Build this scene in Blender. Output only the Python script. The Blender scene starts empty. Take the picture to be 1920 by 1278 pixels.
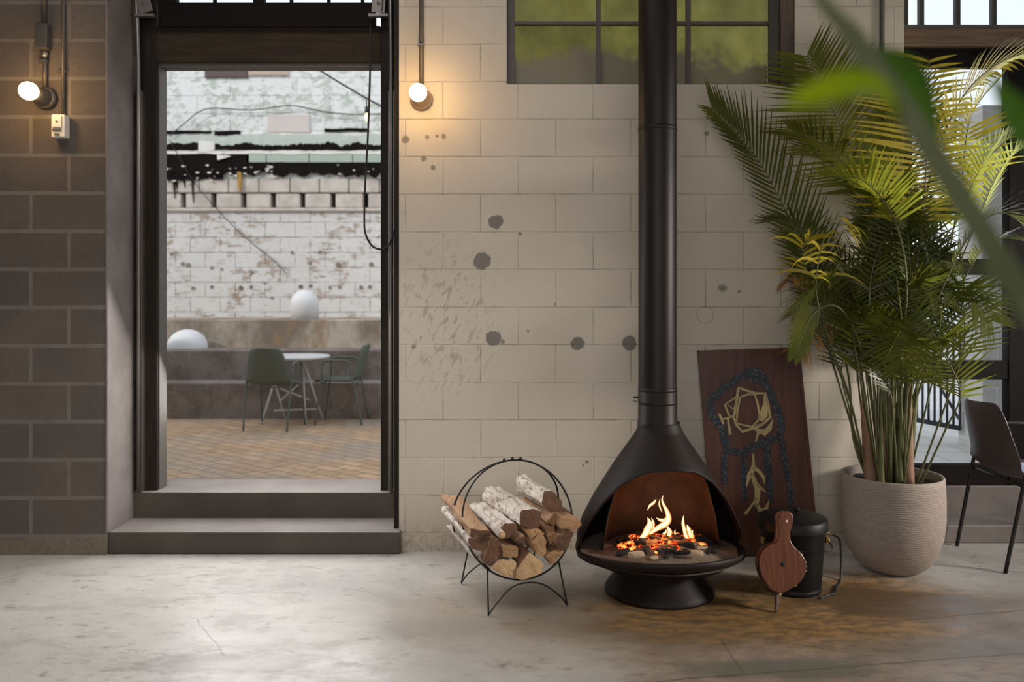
import bpy, math, random
from mathutils import Vector, Matrix, noise as mnoise
random.seed(7)
SC = bpy.context.scene
COL = SC.collection
F, HY, CAMH = 1560.0, 555.0, 1.38

def P(px, py, Y):
    return Vector(((px - 960) / F * Y, Y, CAMH - (py - HY) / F * Y))

# ------------------------------------------------------------------ materials
class NT:
    def __init__(s, name):
        s.m = bpy.data.materials.new(name); s.m.use_nodes = True
        s.t = s.m.node_tree; s.b = s.t.nodes['Principled BSDF']; s.out = s.t.nodes['Material Output']
    def n(s, typ, **kw):
        nd = s.t.nodes.new(typ)
        for k, v in kw.items():
            if k in nd.inputs.keys():
                nd.inputs[k].default_value = v
            else:
                setattr(nd, k, v)
        return nd
    def l(s, a, b): s.t.links.new(a, b)
    def coord(s): return s.n('ShaderNodeTexCoord').outputs['Object']
    def math(s, op, a, b=None, clamp=False):
        nd = s.n('ShaderNodeMath', operation=op); nd.use_clamp = clamp
        for i, v in enumerate((a, b)):
            if v is None: continue
            if isinstance(v, (int, float)): nd.inputs[i].default_value = v
            else: s.l(v, nd.inputs[i])
        return nd.outputs[0]
    def mapr(s, v, a, b, c=0.0, d=1.0, smooth=True):
        nd = s.n('ShaderNodeMapRange'); nd.interpolation_type = 'SMOOTHSTEP' if smooth else 'LINEAR'
        s.l(v, nd.inputs['Value'])
        for k, x in zip(('From Min', 'From Max', 'To Min', 'To Max'), (a, b, c, d)): nd.inputs[k].default_value = x
        return nd.outputs['Result']
    def noise(s, vec, scale, detail=4.0, rough=.55, stretch=None):
        if stretch:
            mp = s.n('ShaderNodeMapping'); mp.inputs['Scale'].default_value = stretch; s.l(vec, mp.inputs['Vector']); vec = mp.outputs[0]
        nd = s.n('ShaderNodeTexNoise'); nd.inputs['Scale'].default_value = scale
        nd.inputs['Detail'].default_value = detail; nd.inputs['Roughness'].default_value = rough
        s.l(vec, nd.inputs['Vector']); return nd.outputs['Fac']
    def mix(s, f, a, b):
        nd = s.n('ShaderNodeMix', data_type='RGBA')
        for i, v in ((0, f), (6, a), (7, b)):
            if isinstance(v, (int, float)): nd.inputs[i].default_value = v
            elif isinstance(v, tuple): nd.inputs[i].default_value = (*v, 1) if len(v) == 3 else v
            else: s.l(v, nd.inputs[i])
        return nd.outputs[2]
    def bump(s, h, strength=.3, dist=.01, to=None):
        nd = s.n('ShaderNodeBump'); nd.inputs['Strength'].default_value = strength; nd.inputs['Distance'].default_value = dist
        s.l(h, nd.inputs['Height']); s.l(nd.outputs[0], (to or s.b).inputs['Normal']); return nd
    def base(s, c):
        if isinstance(c, tuple): s.b.inputs['Base Color'].default_value = (*c, 1)
        else: s.l(c, s.b.inputs['Base Color'])
    def set(s, **kw):
        names = dict(rough='Roughness', metal='Metallic', spec='Specular IOR Level', coat='Coat Weight')
        for k, v in kw.items():
            i = s.b.inputs[names.get(k, k)]
            if isinstance(v, (int, float)): i.default_value = v
            else: s.l(v, i)
        return s

M = {}
def simple(name, col, rough=.5, metal=0.0, var=.12, scale=18.0, bump=0.0, spec=.5):
    t = NT(name); c = t.coord(); f = t.noise(c, scale)
    d = tuple(x * (1 - var) for x in col); e = tuple(min(1, x * (1 + var)) for x in col)
    t.base(t.mix(f, d, e)); t.set(rough=rough, metal=metal, spec=spec)
    if bump: t.bump(f, bump, .004)
    M[name] = t.m; return t

def xz(t, dx, dz, wob=0.0, depth=False):
    c = t.coord(); sp = t.n('ShaderNodeSeparateXYZ'); t.l(c, sp.inputs[0])
    x = t.math('ADD', sp.outputs[0], dx) if not depth else t.math('ADD', sp.outputs[1], dx)
    z = t.math('ADD', sp.outputs[2], dz)
    if wob:
        w = t.noise(c, 2.2, 3); z = t.math('ADD', z, t.math('MULTIPLY', t.math('SUBTRACT', w, .5), wob))
        w2 = t.noise(c, 14, 3); z = t.math('ADD', z, t.math('MULTIPLY', t.math('SUBTRACT', w2, .5), wob * .35))
    cb = t.n('ShaderNodeCombineXYZ'); t.l(x, cb.inputs[0]); t.l(z, cb.inputs[1])
    return c, sp, cb.outputs[0]

def brick(t, vec, w, h, mortar, smooth=.3, off=.5):
    b = t.n('ShaderNodeTexBrick'); b.offset = off; b.offset_frequency = 2; b.squash = 1; t.l(vec, b.inputs['Vector'])
    b.inputs['Color1'].default_value = (0, 0, 0, 1); b.inputs['Color2'].default_value = (1, 1, 1, 1)
    for k, v in (('Scale', 1), ('Mortar Size', mortar), ('Mortar Smooth', smooth), ('Brick Width', w), ('Row Height', h), ('Bias', 0)):
        b.inputs[k].default_value = v
    return b

def blot(t, sp, X, Z, r, nz, amp=.6, soft=.12, ax=1.0, az=1.0):
    dx = t.math('MULTIPLY', t.math('SUBTRACT', sp.outputs[0], X), 1 / ax)
    dz = t.math('MULTIPLY', t.math('SUBTRACT', sp.outputs[2], Z), 1 / az)
    d = t.math('SQRT', t.math('ADD', t.math('MULTIPLY', dx, dx), t.math('MULTIPLY', dz, dz)))
    d = t.math('ADD', d, t.math('MULTIPLY', t.math('SUBTRACT', nz, .5), r * amp * 2))
    return t.mapr(d, r * (1 + soft), r * (1 - soft))

# painted white block wall
t = NT('painted_block'); c, sp, v = xz(t, .17, .1016, .008)
b = brick(t, v, .4064, .2032, .0042, .7)
n1 = t.noise(c, 1.3, 5); n2 = t.noise(c, 30, 5, .65); n3 = t.noise(c, 7, 5, .6)
col = t.mix(n1, (.50, .44, .365), (.61, .55, .465))
col = t.mix(t.mapr(n3, .58, .72, 0, .35), col, (.47, .42, .36))
jm = t.math('MULTIPLY', b.outputs['Fac'], t.mapr(n3, .38, .66, .06, .55))
col = t.mix(jm, col, (.20, .165, .13))
# chipped dirt along the joints
wide = brick(t, v, .4064, .2032, .02, 1.0)
chip = t.math('MULTIPLY', wide.outputs['Fac'], t.mapr(t.noise(c, 22, 6, .7), .62, .70))
col = t.mix(t.math('MULTIPLY', chip, .65), col, (.17, .13, .10))
# grime at the foot of the wall
foot = t.math('MULTIPLY', t.mapr(t.math('ADD', sp.outputs[2], t.math('MULTIPLY', n3, .22)), .38, .08), t.mapr(n2, .3, .7))
col = t.mix(t.math('MULTIPLY', foot, .75), col, (.21, .165, .115))
nz = t.noise(c, 26, 4, .6)
mask = None
def addm(m):
    global mask
    mask = m if mask is None else t.math('MAXIMUM', mask, m)
for (px, py, r) in ((930, 416, .040), (904, 489, .047), (925, 634, .041), (1083, 644, .037), (1180, 643, .040)):
    q = P(px, py, 4.5); addm(blot(t, sp, q.x, q.z, r, nz, .45, .1))
col = t.mix(t.math('MULTIPLY', mask, .9), col, t.mix(nz, (.115, .10, .085), (.17, .15, .13)))
mask = None
for (px, py, r) in ((832, 256, .013), (819, 255, .010), (795, 298, .014), (801, 257, .012), (812, 314, .013), (760, 262, .02), (975, 438, .010), (1355, 541, .022), (1386, 546, .008), (990, 621, .007), (1041, 570, .007), (775, 650, .012), (943, 640, .012), (1100, 866, .008), (1093, 873, .006), (1325, 250, .012)):
    q = P(px, py, 4.5); addm(blot(t, sp, q.x, q.z, r, nz, .8, .35))
col = t.mix(t.math('MULTIPLY', mask, .75), col, (.13, .105, .085))
q = P(1322, 590, 4.5); ring = t.math('SUBTRACT', blot(t, sp, q.x, q.z, .048, nz, .12, .06), blot(t, sp, q.x, q.z, .041, nz, .12, .06))
col = t.mix(t.math('MULTIPLY', ring, .45), col, (.2, .16, .12))
# slanting scuff marks left of centre
mp = t.n('ShaderNodeMapping'); mp.inputs['Rotation'].default_value = (0, math.radians(-25), 0); t.l(c, mp.inputs[0])
sc_n = t.noise(mp.outputs[0], 16, 4, .6, (2.2, 1, .8))
q = P(835, 600, 4.5); reg = blot(t, sp, q.x, q.z, .25, nz, .25, .6, 1, 1.5)
col = t.mix(t.math('MULTIPLY', t.math('MULTIPLY', reg, t.mapr(sc_n, .53, .60)), .6), col, (.27, .235, .20))
t.base(col); t.set(rough=.62)
h = t.math('ADD', t.math('MULTIPLY', b.outputs['Fac'], -1.0), t.math('MULTIPLY', n2, .35))
h = t.math('ADD', h, t.math('MULTIPLY', mask, -.6))
t.bump(h, .55, .006); M['painted_block'] = t.m

# unpainted grey block wall
def grey_block(name, dx, c1, c2, mc, depth=False, mort=.012):
    t = NT(name); c, sp, v = xz(t, dx, .1016, .006, depth)
    b = brick(t, v, .4064, .2032, mort, .25)
    n1 = t.noise(c, 3, 4); n2 = t.noise(c, 60, 4, .7); n3 = t.noise(c, 9, 4)
    col = t.mix(b.outputs['Color'], c1, c2)
    col = t.mix(t.mapr(n1, .35, .7, 0, .5), col, tuple(x * .72 for x in c1))
    col = t.mix(t.mapr(n2, .35, .75, 0, .35), col, tuple(x * .6 for x in c1))
    col = t.mix(t.math('MULTIPLY', b.outputs['Fac'], t.mapr(n3, .25, .6, .55, .95)), col, mc)
    if name == 'grey_block':
        fm = t.math('MULTIPLY', t.mapr(t.math('ADD', sp.outputs[2], t.math('MULTIPLY', n3, .10)), .165, .13), t.mapr(n2, .30, .55, .25, 1))
        col = t.mix(t.math('MULTIPLY', fm, .85), col, (.21, .17, .125))
    t.base(col); t.set(rough=.85)
    h = t.math('ADD', t.math('MULTIPLY', b.outputs['Fac'], -.5), t.math('MULTIPLY', n2, .6)); t.bump(h, .5, .005)
    M[name] = t.m; return t
grey_block('grey_block', 2.567, (.112, .090, .076), (.142, .114, .096), (.185, .158, .136))
grey_block('pillar_block', .1, (.80, .79, .77), (.86, .85, .83), (.90, .89, .88), False, .006)
grey_block('pillar_block_side', .1, (.80, .79, .77), (.86, .85, .83), (.90, .89, .88), True, .006)

# concrete
def concrete(name, a, bcol, rough=.6, sc=2.0):
    t = NT(name); c = t.coord(); n1 = t.noise(c, sc, 6, .6); n2 = t.noise(c, 45, 5, .7)
    col = t.mix(t.mapr(n1, .3, .7), a, bcol); col = t.mix(t.mapr(n2, .6, .75, 0, .4), col, tuple(x * .5 for x in a))
    t.base(col); t.set(rough=rough); t.bump(n2, .25, .004); M[name] = t.m; return t
concrete('sill_concrete', (.14, .118, .108), (.20, .172, .158), .6, 3)
concrete('riser_shaded', (.055, .043, .032), (.08, .063, .048), .55, 3)  # step concrete with the shade of the front faces put into its colour
concrete('jamb_concrete', (.13, .108, .098), (.21, .18, .168), .7, 3)
concrete('terrace_concrete', (.50, .49, .48), (.62, .61, .60), .8, 2)

t = NT('floor_concrete'); c = t.coord(); sp = t.n('ShaderNodeSeparateXYZ'); t.l(c, sp.inputs[0])
n1 = t.noise(c, .9, 6, .62); n2 = t.noise(c, 5, 7, .72); n3 = t.noise(c, 42, 6, .75); n4 = t.noise(c, 2.6, 9, .70, (1, 1.8, 1)); n5 = t.noise(c, 11, 8, .75, (1, 2.2, 1))
col = t.mix(t.mapr(n1, .3, .7), (.40, .38, .36), (.54, .52, .49))
col = t.mix(t.mapr(n4, .50, .62, 0, .55), col, (.33, .305, .275))
col = t.mix(t.math('MULTIPLY', t.mapr(n5, .52, .62), t.mapr(n2, .45, .60)), col, (.24, .225, .20))
col = t.mix(t.mapr(n3, .585, .67, 0, .55), col, (.20, .18, .16))
def fblot(X, Y, ax, ay, amp=.9, soft=.5, nzz=None):
    dx = t.math('MULTIPLY', t.math('SUBTRACT', sp.outputs[0], X), 1 / ax); dy = t.math('MULTIPLY', t.math('SUBTRACT', sp.outputs[1], Y), 1 / ay)
    d = t.math('SQRT', t.math('ADD', t.math('MULTIPLY', dx, dx), t.math('MULTIPLY', dy, dy)))
    d = t.math('ADD', d, t.math('MULTIPLY', t.math('SUBTRACT', nzz or n4, .5), amp * 2)); return t.mapr(d, 1 + soft, 1 - soft)
M5 = lambda f, k: t.math('MULTIPLY', f, k)
# pinkish tan slab on the right, brown and ochre iron stains under stove, bucket and planter
col = t.mix(M5(fblot(1.9, 3.1, 1.55, .75, .5, .3), .9), col, t.mix(t.mapr(n5, .42, .6), (.33, .25, .19), (.22, .165, .125)))
col = t.mix(M5(fblot(.35, 3.6, .95, .42, .6, .5), .6), col, t.mix(n5, (.30, .235, .175), (.21, .155, .105)))
col = t.mix(M5(fblot(.75, 3.5, .62, .22, .7, .5), .85), col, t.mix(n5, (.20, .14, .085), (.13, .088, .05)))
col = t.mix(M5(fblot(1.35, 3.72, .95, .42, .7, .35), .95), col, t.mix(t.mapr(n5, .40, .60), (.37, .205, .07), (.15, .10, .05)))
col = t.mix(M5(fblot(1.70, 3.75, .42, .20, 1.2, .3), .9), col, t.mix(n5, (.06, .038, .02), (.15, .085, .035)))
col = t.mix(M5(fblot(.98, 3.08, .30, .10, 1.1, .35), .85), col, t.mix(n5, (.10, .095, .075), (.19, .175, .14)))
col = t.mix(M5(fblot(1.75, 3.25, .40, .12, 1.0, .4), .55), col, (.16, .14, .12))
col = t.mix(M5(fblot(2.55, 3.5, .75, .5, .7, .5), .7), col, t.mix(n5, (.20, .175, .17), (.28, .25, .245)))
col = t.mix(M5(fblot(-1.05, 3.12, .42, .10, 2.0, .4, n5), .6), col, (.20, .185, .165))
col = t.mix(M5(fblot(-.35, 3.45, .28, .10, 1.8, .4, n5), .5), col, (.24, .22, .195))
col = t.mix(M5(fblot(-.62, 3.12, .05, .025, 1.4, .4, n5), .8), col, (.23, .15, .10))
def crack(p, q, w):
    ex, ey = q[0] - p[0], q[1] - p[1]; L = math.hypot(ex, ey); ex /= L; ey /= L
    rx = t.math('SUBTRACT', sp.outputs[0], p[0]); ry = t.math('SUBTRACT', sp.outputs[1], p[1])
    al = t.math('ADD', t.math('MULTIPLY', rx, ex), t.math('MULTIPLY', ry, ey))
    ac = t.math('ADD', t.math('MULTIPLY', rx, -ey), t.math('MULTIPLY', ry, ex))
    ac = t.math('ABSOLUTE', t.math('ADD', ac, t.math('MULTIPLY', t.math('SUBTRACT', n2, .5), .05)))
    m = t.mapr(ac, w, w * .4); m = t.math('MULTIPLY', m, t.math('GREATER_THAN', al, 0.0)); return t.math('MULTIPLY', m, t.math('LESS_THAN', al, L))
def fl(px, py):
    Y = F * CAMH / (py - HY); return ((px - 960) / F * Y, Y)
cr = None
for a, bb, w in ((fl(1230, 1277), fl(1940, 1222), .006), (fl(1560, 1172), fl(1940, 1142), .006), (fl(1740, 1056), fl(1940, 1075), .006), (fl(1350, 1195), fl(1395, 1262), .004), (fl(370, 1160), fl(420, 1230), .002), (fl(0, 1085), fl(50, 1072), .004)):
    m = crack(a, bb, w); cr = m if cr is None else t.math('MAXIMUM', cr, m)
col = t.mix(t.math('MULTIPLY', cr, .7), col, (.10, .075, .06))
t.base(col); t.set(rough=t.mapr(n4, .35, .65, .26, .50), spec=.5)
h = t.math('ADD', t.math('MULTIPLY', n2, .6), t.math('MULTIPLY', n3, .25)); h = t.math('SUBTRACT', h, t.math('MULTIPLY', cr, .6)); t.bump(h, .22, .01)
M['floor_concrete'] = t.m

# courtyard brick paving
t = NT('brick_paving'); c = t.coord(); mp = t.n('ShaderNodeMapping'); mp.inputs['Rotation'].default_value = (0, 0, math.radians(38)); t.l(c, mp.inputs[0])
b = brick(t, mp.outputs[0], .24, .12, .006, .2); n1 = t.noise(c, 1.1, 5); n2 = t.noise(c, 20, 4)
n4 = t.noise(c, 4, 2)
col = t.mix(b.outputs['Color'], (.44, .285, .17), (.62, .41, .24)); col = t.mix(t.mapr(n1, .4, .65), col, (.40, .315, .24))
col = t.mix(t.mapr(n2, .5, .75, 0, .4), col, (.28, .21, .15)); col = t.mix(t.mapr(n4, .58, .7, 0, .5), col, (.36, .20, .13))
col = t.mix(t.math('MULTIPLY', b.outputs['Fac'], .75), col, (.13, .10, .075))
t.base(col); t.set(rough=.85); t.bump(t.math('MULTIPLY', b.outputs['Fac'], -1), .5, .006); M['brick_paving'] = t.m

t = NT('terrace_paving'); c = t.coord(); b = brick(t, c, .6, .3, .008, .2); n1 = t.noise(c, 3, 4)
col = t.mix(n1, (.58, .56, .53), (.70, .68, .65)); col = t.mix(t.math('MULTIPLY', b.outputs['Fac'], .6), col, (.22, .2, .19))
t.base(col); t.set(rough=.8); M['terrace_paving'] = t.m

# white worn courtyard blockwork
t = NT('worn_white_block'); c, sp, v = xz(t, .1, .055, .014); b = brick(t, v, .4064, .2032, .006, .5)
n1 = t.noise(c, 1.5, 5, .6); n2 = t.noise(c, 8, 8, .74, (.7, 1, 1.5)); n3 = t.noise(c, 34, 6, .7); n4 = t.noise(c, 4, 6, .65)
col = t.mix(n1, (.64, .63, .61), (.76, .755, .745))
wear = t.math('MULTIPLY', t.mapr(n2, .50, .60), t.mapr(n1, .40, .56)); col = t.mix(t.math('MULTIPLY', wear, .85), col, (.36, .27, .19))
spots = t.math('MULTIPLY', t.mapr(n3, .60, .66), t.mapr(n4, .50, .58)); col = t.mix(t.math('MULTIPLY', spots, .8), col, (.14, .11, .09))
col = t.mix(t.math('MULTIPLY', b.outputs['Fac'], t.mapr(n2, .36, .58, .15, .95)), col, (.16, .12, .09))
t.base(col); t.set(rough=.8); t.bump(t.math('ADD', t.math('MULTIPLY', b.outputs['Fac'], -1), t.math('MULTIPLY', wear, -.4)), .5, .01); M['worn_white_block'] = t.m

t = NT('peeling_green_block'); c, sp, v = xz(t, .22, -.02, .02); b = brick(t, v, .9, .24, .006, .4)
n1 = t.noise(c, 2.4, 6, .65); n2 = t.noise(c, 7, 6, .7, (1, 1, 1.6)); n3 = t.noise(c, 30, 4)
col = t.mix(n1, (.76, .77, .76), (.84, .85, .84)); m = t.math('MULTIPLY', t.mapr(n2, .485, .54), t.mapr(n1, .40, .50))
col = t.mix(t.math('MULTIPLY', m, .9), col, t.mix(n3, (.42, .48, .41), (.55, .60, .53)))
col = t.mix(t.math('MULTIPLY', b.outputs['Fac'], t.mapr(n2, .35, .6, .25, .9)), col, (.28, .28, .26))
t.base(col); t.set(rough=.75); t.bump(m, .3, .008); M['peeling_green_block'] = t.m

t = NT('stained_concrete'); c = t.coord(); n1 = t.noise(c, 1.6, 6, .65, (1, 1, .7)); n2 = t.noise(c, 6, 5, .65, (1, 1, .45)); n3 = t.noise(c, 40, 4)
col = t.mix(t.mapr(n1, .38, .62), (.46, .40, .33), (.20, .16, .125)); col = t.mix(t.mapr(n2, .48, .66, 0, .75), col, (.30, .20, .11))
col = t.mix(t.mapr(n2, .62, .75, 0, .5), col, (.14, .11, .09)); col = t.mix(t.mapr(n3, .6, .7, 0, .3), col, (.6, .58, .55))
t.base(col); t.set(rough=.85); t.bump(n3, .3, .006); M['stained_concrete'] = t.m
t = NT('grey_stained_concrete'); c = t.coord(); n1 = t.noise(c, 1.8, 6, .65); n2 = t.noise(c, 7, 5, .65, (1, 1, .5)); n3 = t.noise(c, 40, 4)
col = t.mix(t.mapr(n1, .35, .65), (.29, .25, .222), (.165, .132, .108)); col = t.mix(t.mapr(n2, .5, .68, 0, .7), col, (.15, .115, .09)); col = t.mix(t.mapr(n3, .58, .7, 0, .35), col, (.5, .47, .44))
t.base(col); t.set(rough=.85); t.bump(n3, .3, .006); M['grey_stained_concrete'] = t.m
concrete('tan_stone', (.50, .45, .40), (.68, .63, .57), .85, 5)
simple('tar', (.011, .008, .0075), .9, var=.4, bump=.4, spec=.1)
simple('gap_shade', (.012, .010, .009), .9)  # near-black colour that paints the shade inside gaps and holes
simple('green_tile', (.42, .50, .42), .35, var=.12)
simple('green_flash', (.52, .58, .52), .5, var=.2, scale=9)
simple('white_flash', (.78, .77, .73), .6, var=.12, scale=12)
simple('brown_plate', (.10, .072, .065), .6, var=.3)
simple('tan_plate', (.50, .40, .33), .7, var=.25, scale=9)
simple('pink_plate', (.66, .59, .57), .6, var=.06)
simple('rust_stain', (.42, .24, .06), .8, var=.25)

def wood(name, a, b, axis=(14, 14, 1.2), rough=.5, spec=.5, bump=.15):
    t = NT(name); c = t.coord(); n = t.noise(c, 3.0, 6, .6, axis); n2 = t.noise(c, 1.5, 3)
    col = t.mix(t.mapr(n, .35, .68), a, b); col = t.mix(t.mapr(n2, .5, .7, 0, .4), col, tuple(x * .6 for x in a))
    t.base(col); t.set(rough=rough, spec=spec); t.bump(n, bump, .003); M[name] = t.m; return t
wood('header_timber', (.032, .022, .013), (.050, .034, .019), (1.2, 14, 14), .65, .18)
wood('sill_timber', (.15, .095, .062), (.25, .165, .11), (1.0, 14, 14), .55)
wood('frame_dark', (.014, .0105, .008), (.024, .018, .0135), (14, 14, 1), .6, .18)
wood('panel_wood', (.075, .026, .014), (.12, .043, .022), (12, 12, .8), .38)
wood('bellows_wood', (.085, .026, .012), (.165, .055, .022), (30, 4, 1.0), .35)
wood('window_wood', (.075, .05, .037), (.115, .08, .06), (14, 14, 1), .6)
simple('steel_frame', (.10, .09, .08), .55, .2, .2)
simple('black_steel', (.013, .011, .010), .42, .3, .2)
simple('door_black', (.008, .006, .0055), .65, 0, .2, spec=.12)
simple('galvanised', (.30, .28, .27), .38, .85, .2, 6)
simple('grey_steel', (.20, .185, .175), .45, .6, .2, 6)
simple('conduit', (.10, .092, .088), .5, .4, .15)
simple('stove_black', (.0135, .0088, .0074), .55, .0, .15, 5, spec=.24)
simple('stove_inner', (.012, .010, .009), .7, 0, .2)
simple('pipe_black', (.0125, .0082, .007), .45, .0, .15, 3, spec=.28)
simple('bucket_black', (.006, .0052, .005), .5, .0, .2, spec=.25)
simple('brass', (.62, .42, .16), .3, .95, .15)
simple('white_plastic', (.66, .63, .58), .45, 0, .05)
simple('socket_brown', (.30, .20, .125), .45, 0, .1)
simple('rubber', (.014, .013, .013), .6)
simple('chair_green', (.115, .137, .105), .5, 0, .05)
simple('chair_green_steel', (.12, .14, .115), .45, .1, .05)
simple('chair_brown', (.062, .044, .047), .42, 0, .06)
simple('chair_cushion', (.30, .34, .46), .7, 0, .06)
simple('table_white', (.72, .71, .70), .4, 0, .04)
simple('dome_white', (.74, .74, .75), .55, 0, .03)
simple('railing', (.035, .04, .05), .5, .2, .1)
simple('teal_steel', (.10, .28, .33), .5, .1, .1)
simple('soil', (.025, .018, .013), .95, 0, .4, 60, .8)
simple('ash', (.20, .145, .105), .95, 0, .5, 40, .8)
simple('char', (.018, .015, .014), .8, 0, .4, 30, .6)
simple('pale_wood', (.55, .40, .26), .8, 0, .25, 20, .4)
simple('room_paint', (.20, .17, .15), .8, 0, .1)
simple('street', (.55, .55, .56), .9, 0, .1, 1)
simple('far_wall', (.62, .68, .76), .9, 0, .08, 1)
simple('leather', (.05, .03, .02), .6, 0, .2)

t = NT('rusty_liner'); c = t.coord(); n1 = t.noise(c, 6, 6, .65); n2 = t.noise(c, 30, 4)
col = t.mix(t.mapr(n1, .35, .65), (.042, .023, .016), (.085, .044, .029)); col = t.mix(t.mapr(n2, .55, .72, 0, .5), col, (.04, .028, .022))
t.base(col); t.set(rough=.65); t.bump(n2, .2, .004); M['rusty_liner'] = t.m

t = NT('planter_clay'); c = t.coord(); n1 = t.noise(c, 5, 5, .6, (1, 1, 6)); w = t.n('ShaderNodeTexWave', wave_type='BANDS', bands_direction='Z')
mp = t.n('ShaderNodeMapping'); mp.inputs['Rotation'].default_value = (0, .08, 0); t.l(c, mp.inputs[0]); t.l(mp.outputs[0], w.inputs['Vector'])
for k, vv in (('Scale', 28), ('Distortion', 9), ('Detail', 3), ('Detail Scale', .6)): w.inputs[k].default_value = vv
n2 = t.noise(c, 2.5, 4)
col = t.mix(n1, (.27, .22, .185), (.36, .30, .258)); col = t.mix(t.math('MULTIPLY', w.outputs['Fac'], .35), col, (.20, .155, .128)); col = t.mix(t.mapr(n2, .5, .75, 0, .4), col, (.20, .16, .13))
t.base(col); t.set(rough=.7); t.bump(w.outputs['Fac'], .3, .004); M['planter_clay'] = t.m

t = NT('birch_bark'); mp = t.n('ShaderNodeMapping'); mp.inputs['Rotation'].default_value = (0, 0, math.radians(-19)); mp.inputs['Scale'].default_value = (1.6, .45, 1.6); t.l(t.coord(), mp.inputs[0]); c = mp.outputs[0]; n1 = t.noise(c, 9, 6, .7); n2 = t.noise(c, 28, 5, .7)
col = t.mix(t.mapr(n1, .35, .6), (.58, .50, .43), (.84, .78, .72)); col = t.mix(t.mapr(n2, .53, .64, 0, .8), col, (.22, .135, .085)); col = t.mix(t.mapr(n1, .60, .72, 0, .8), col, (.40, .21, .11))
t.base(col); t.set(rough=.85); t.bump(t.math('ADD', n1, n2), .7, .012); M['birch_bark'] = t.m
t = NT('split_wood'); mp = t.n('ShaderNodeMapping'); mp.inputs['Rotation'].default_value = (0, 0, math.radians(-19)); mp.inputs['Scale'].default_value = (2, .3, 2); t.l(t.coord(), mp.inputs[0]); c = mp.outputs[0]; n1 = t.noise(c, 6, 5, .6); n2 = t.noise(c, 30, 4)
col = t.mix(t.mapr(n1, .35, .65), (.33, .19, .11), (.52, .33, .20)); col = t.mix(t.mapr(n2, .56, .7, 0, .6), col, (.17, .085, .045))
t.base(col); t.set(rough=.85); t.bump(n2, .5, .006); M['split_wood'] = t.m
for nm, a, bcol in (('log_end', (.27, .145, .07), (.40, .235, .12)), ('log_end_dark', (.10, .05, .028), (.16, .08, .045)), ('log_end_light', (.42, .27, .14), (.54, .36, .20))):
    t = NT(nm); c = t.coord(); n1 = t.noise(c, 12, 5, .6); n2 = t.noise(c, 60, 4, .7)
    col = t.mix(t.mapr(n1, .3, .7), a, bcol); col = t.mix(t.mapr(n2, .55, .72, 0, .5), col, tuple(x * .45 for x in a))
    t.base(col); t.set(rough=.9); t.bump(n2, .5, .004); M[nm] = t.m

def leaf(name, a, b, tr=.45, gloss=.35):
    t = NT(name); c = t.coord(); n = t.noise(c, 5, 3); col = t.mix(t.mapr(n, .3, .7), a, b)
    t.base(col); t.set(rough=gloss, spec=.4)
    tl = t.n('ShaderNodeBsdfTranslucent'); mx = t.n('ShaderNodeMixShader'); mx.inputs[0].default_value = tr
    cc = t.mix(.5, col, tuple(min(1, x * 2.4) for x in b)); t.l(cc, tl.inputs['Color'])
    t.l(t.b.outputs[0], mx.inputs[1]); t.l(tl.outputs[0], mx.inputs[2]); t.l(mx.outputs[0], t.out.inputs['Surface']); M[name] = t.m
leaf('leaf_dark', (.045, .058, .008), (.085, .098, .012), .35)
leaf('leaf_green', (.078, .098, .010), (.14, .155, .018), .42)
leaf('leaf_bright', (.18, .23, .02), (.30, .32, .03), .5)
leaf('leaf_yellow', (.42, .31, .03), (.55, .42, .05), .5)
leaf('leaf_dry', (.32, .17, .05), (.45, .25, .08), .35, .7)
leaf('leaf_strap', (.13, .15, .07), (.18, .20, .10), .4, .4)
leaf('leaf_neon', (.30, .42, .015), (.38, .52, .02), .6, .4)
leaf('leaf_vine', (.20, .24, .03), (.36, .38, .06), .5, .5)
simple('cane', (.10, .105, .035), .5, 0, .35, 14)
simple('cane_brown', (.22, .12, .075), .7, 0, .35, 14, .4)

# glass
def glass(name, rough=0.0, tint=(1, 1, 1)):
    t = NT(name); t.base(tint); t.set(rough=rough); t.b.inputs['Transmission Weight'].default_value = 0
    tr = t.n('ShaderNodeBsdfTransparent'); tr.inputs['Color'].default_value = (*tint, 1); gl = t.n('ShaderNodeBsdfGlossy'); gl.inputs['Roughness'].default_value = .02
    fr = t.n('ShaderNodeFresnel'); fr.inputs[0].default_value = 1.45; mx = t.n('ShaderNodeMixShader')
    t.l(fr.outputs[0], mx.inputs[0]); t.l(tr.outputs[0], mx.inputs[1]); t.l(gl.outputs[0], mx.inputs[2]); t.l(mx.outputs[0], t.out.inputs['Surface']); M[name] = t.m
glass('clear_glass', 0, (.96, .97, .97))
t = NT('grimy_glass'); c = t.coord(); n1 = t.noise(c, 3.2, 6, .65); n2 = t.noise(c, 50, 4, .7); sp = t.n('ShaderNodeSeparateXYZ'); t.l(c, sp.inputs[0])
tl = t.n('ShaderNodeBsdfTranslucent'); gl = t.n('ShaderNodeBsdfPrincipled'); gl.inputs['Roughness'].default_value = .35; gl.inputs['Base Color'].default_value = (.22, .185, .14, 1)
rf = t.n('ShaderNodeBsdfRefraction'); rf.inputs['Roughness'].default_value = .55; rf.inputs['IOR'].default_value = 1.3; rf.inputs['Color'].default_value = (.27, .25, .08, 1)
col = t.mix(t.mapr(n1, .32, .68), (.09, .08, .022), (.40, .37, .08)); t.l(col, tl.inputs['Color'])
m0 = t.n('ShaderNodeMixShader'); m0.inputs[0].default_value = .45; t.l(tl.outputs[0], m0.inputs[1]); t.l(rf.outputs[0], m0.inputs[2])
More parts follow.
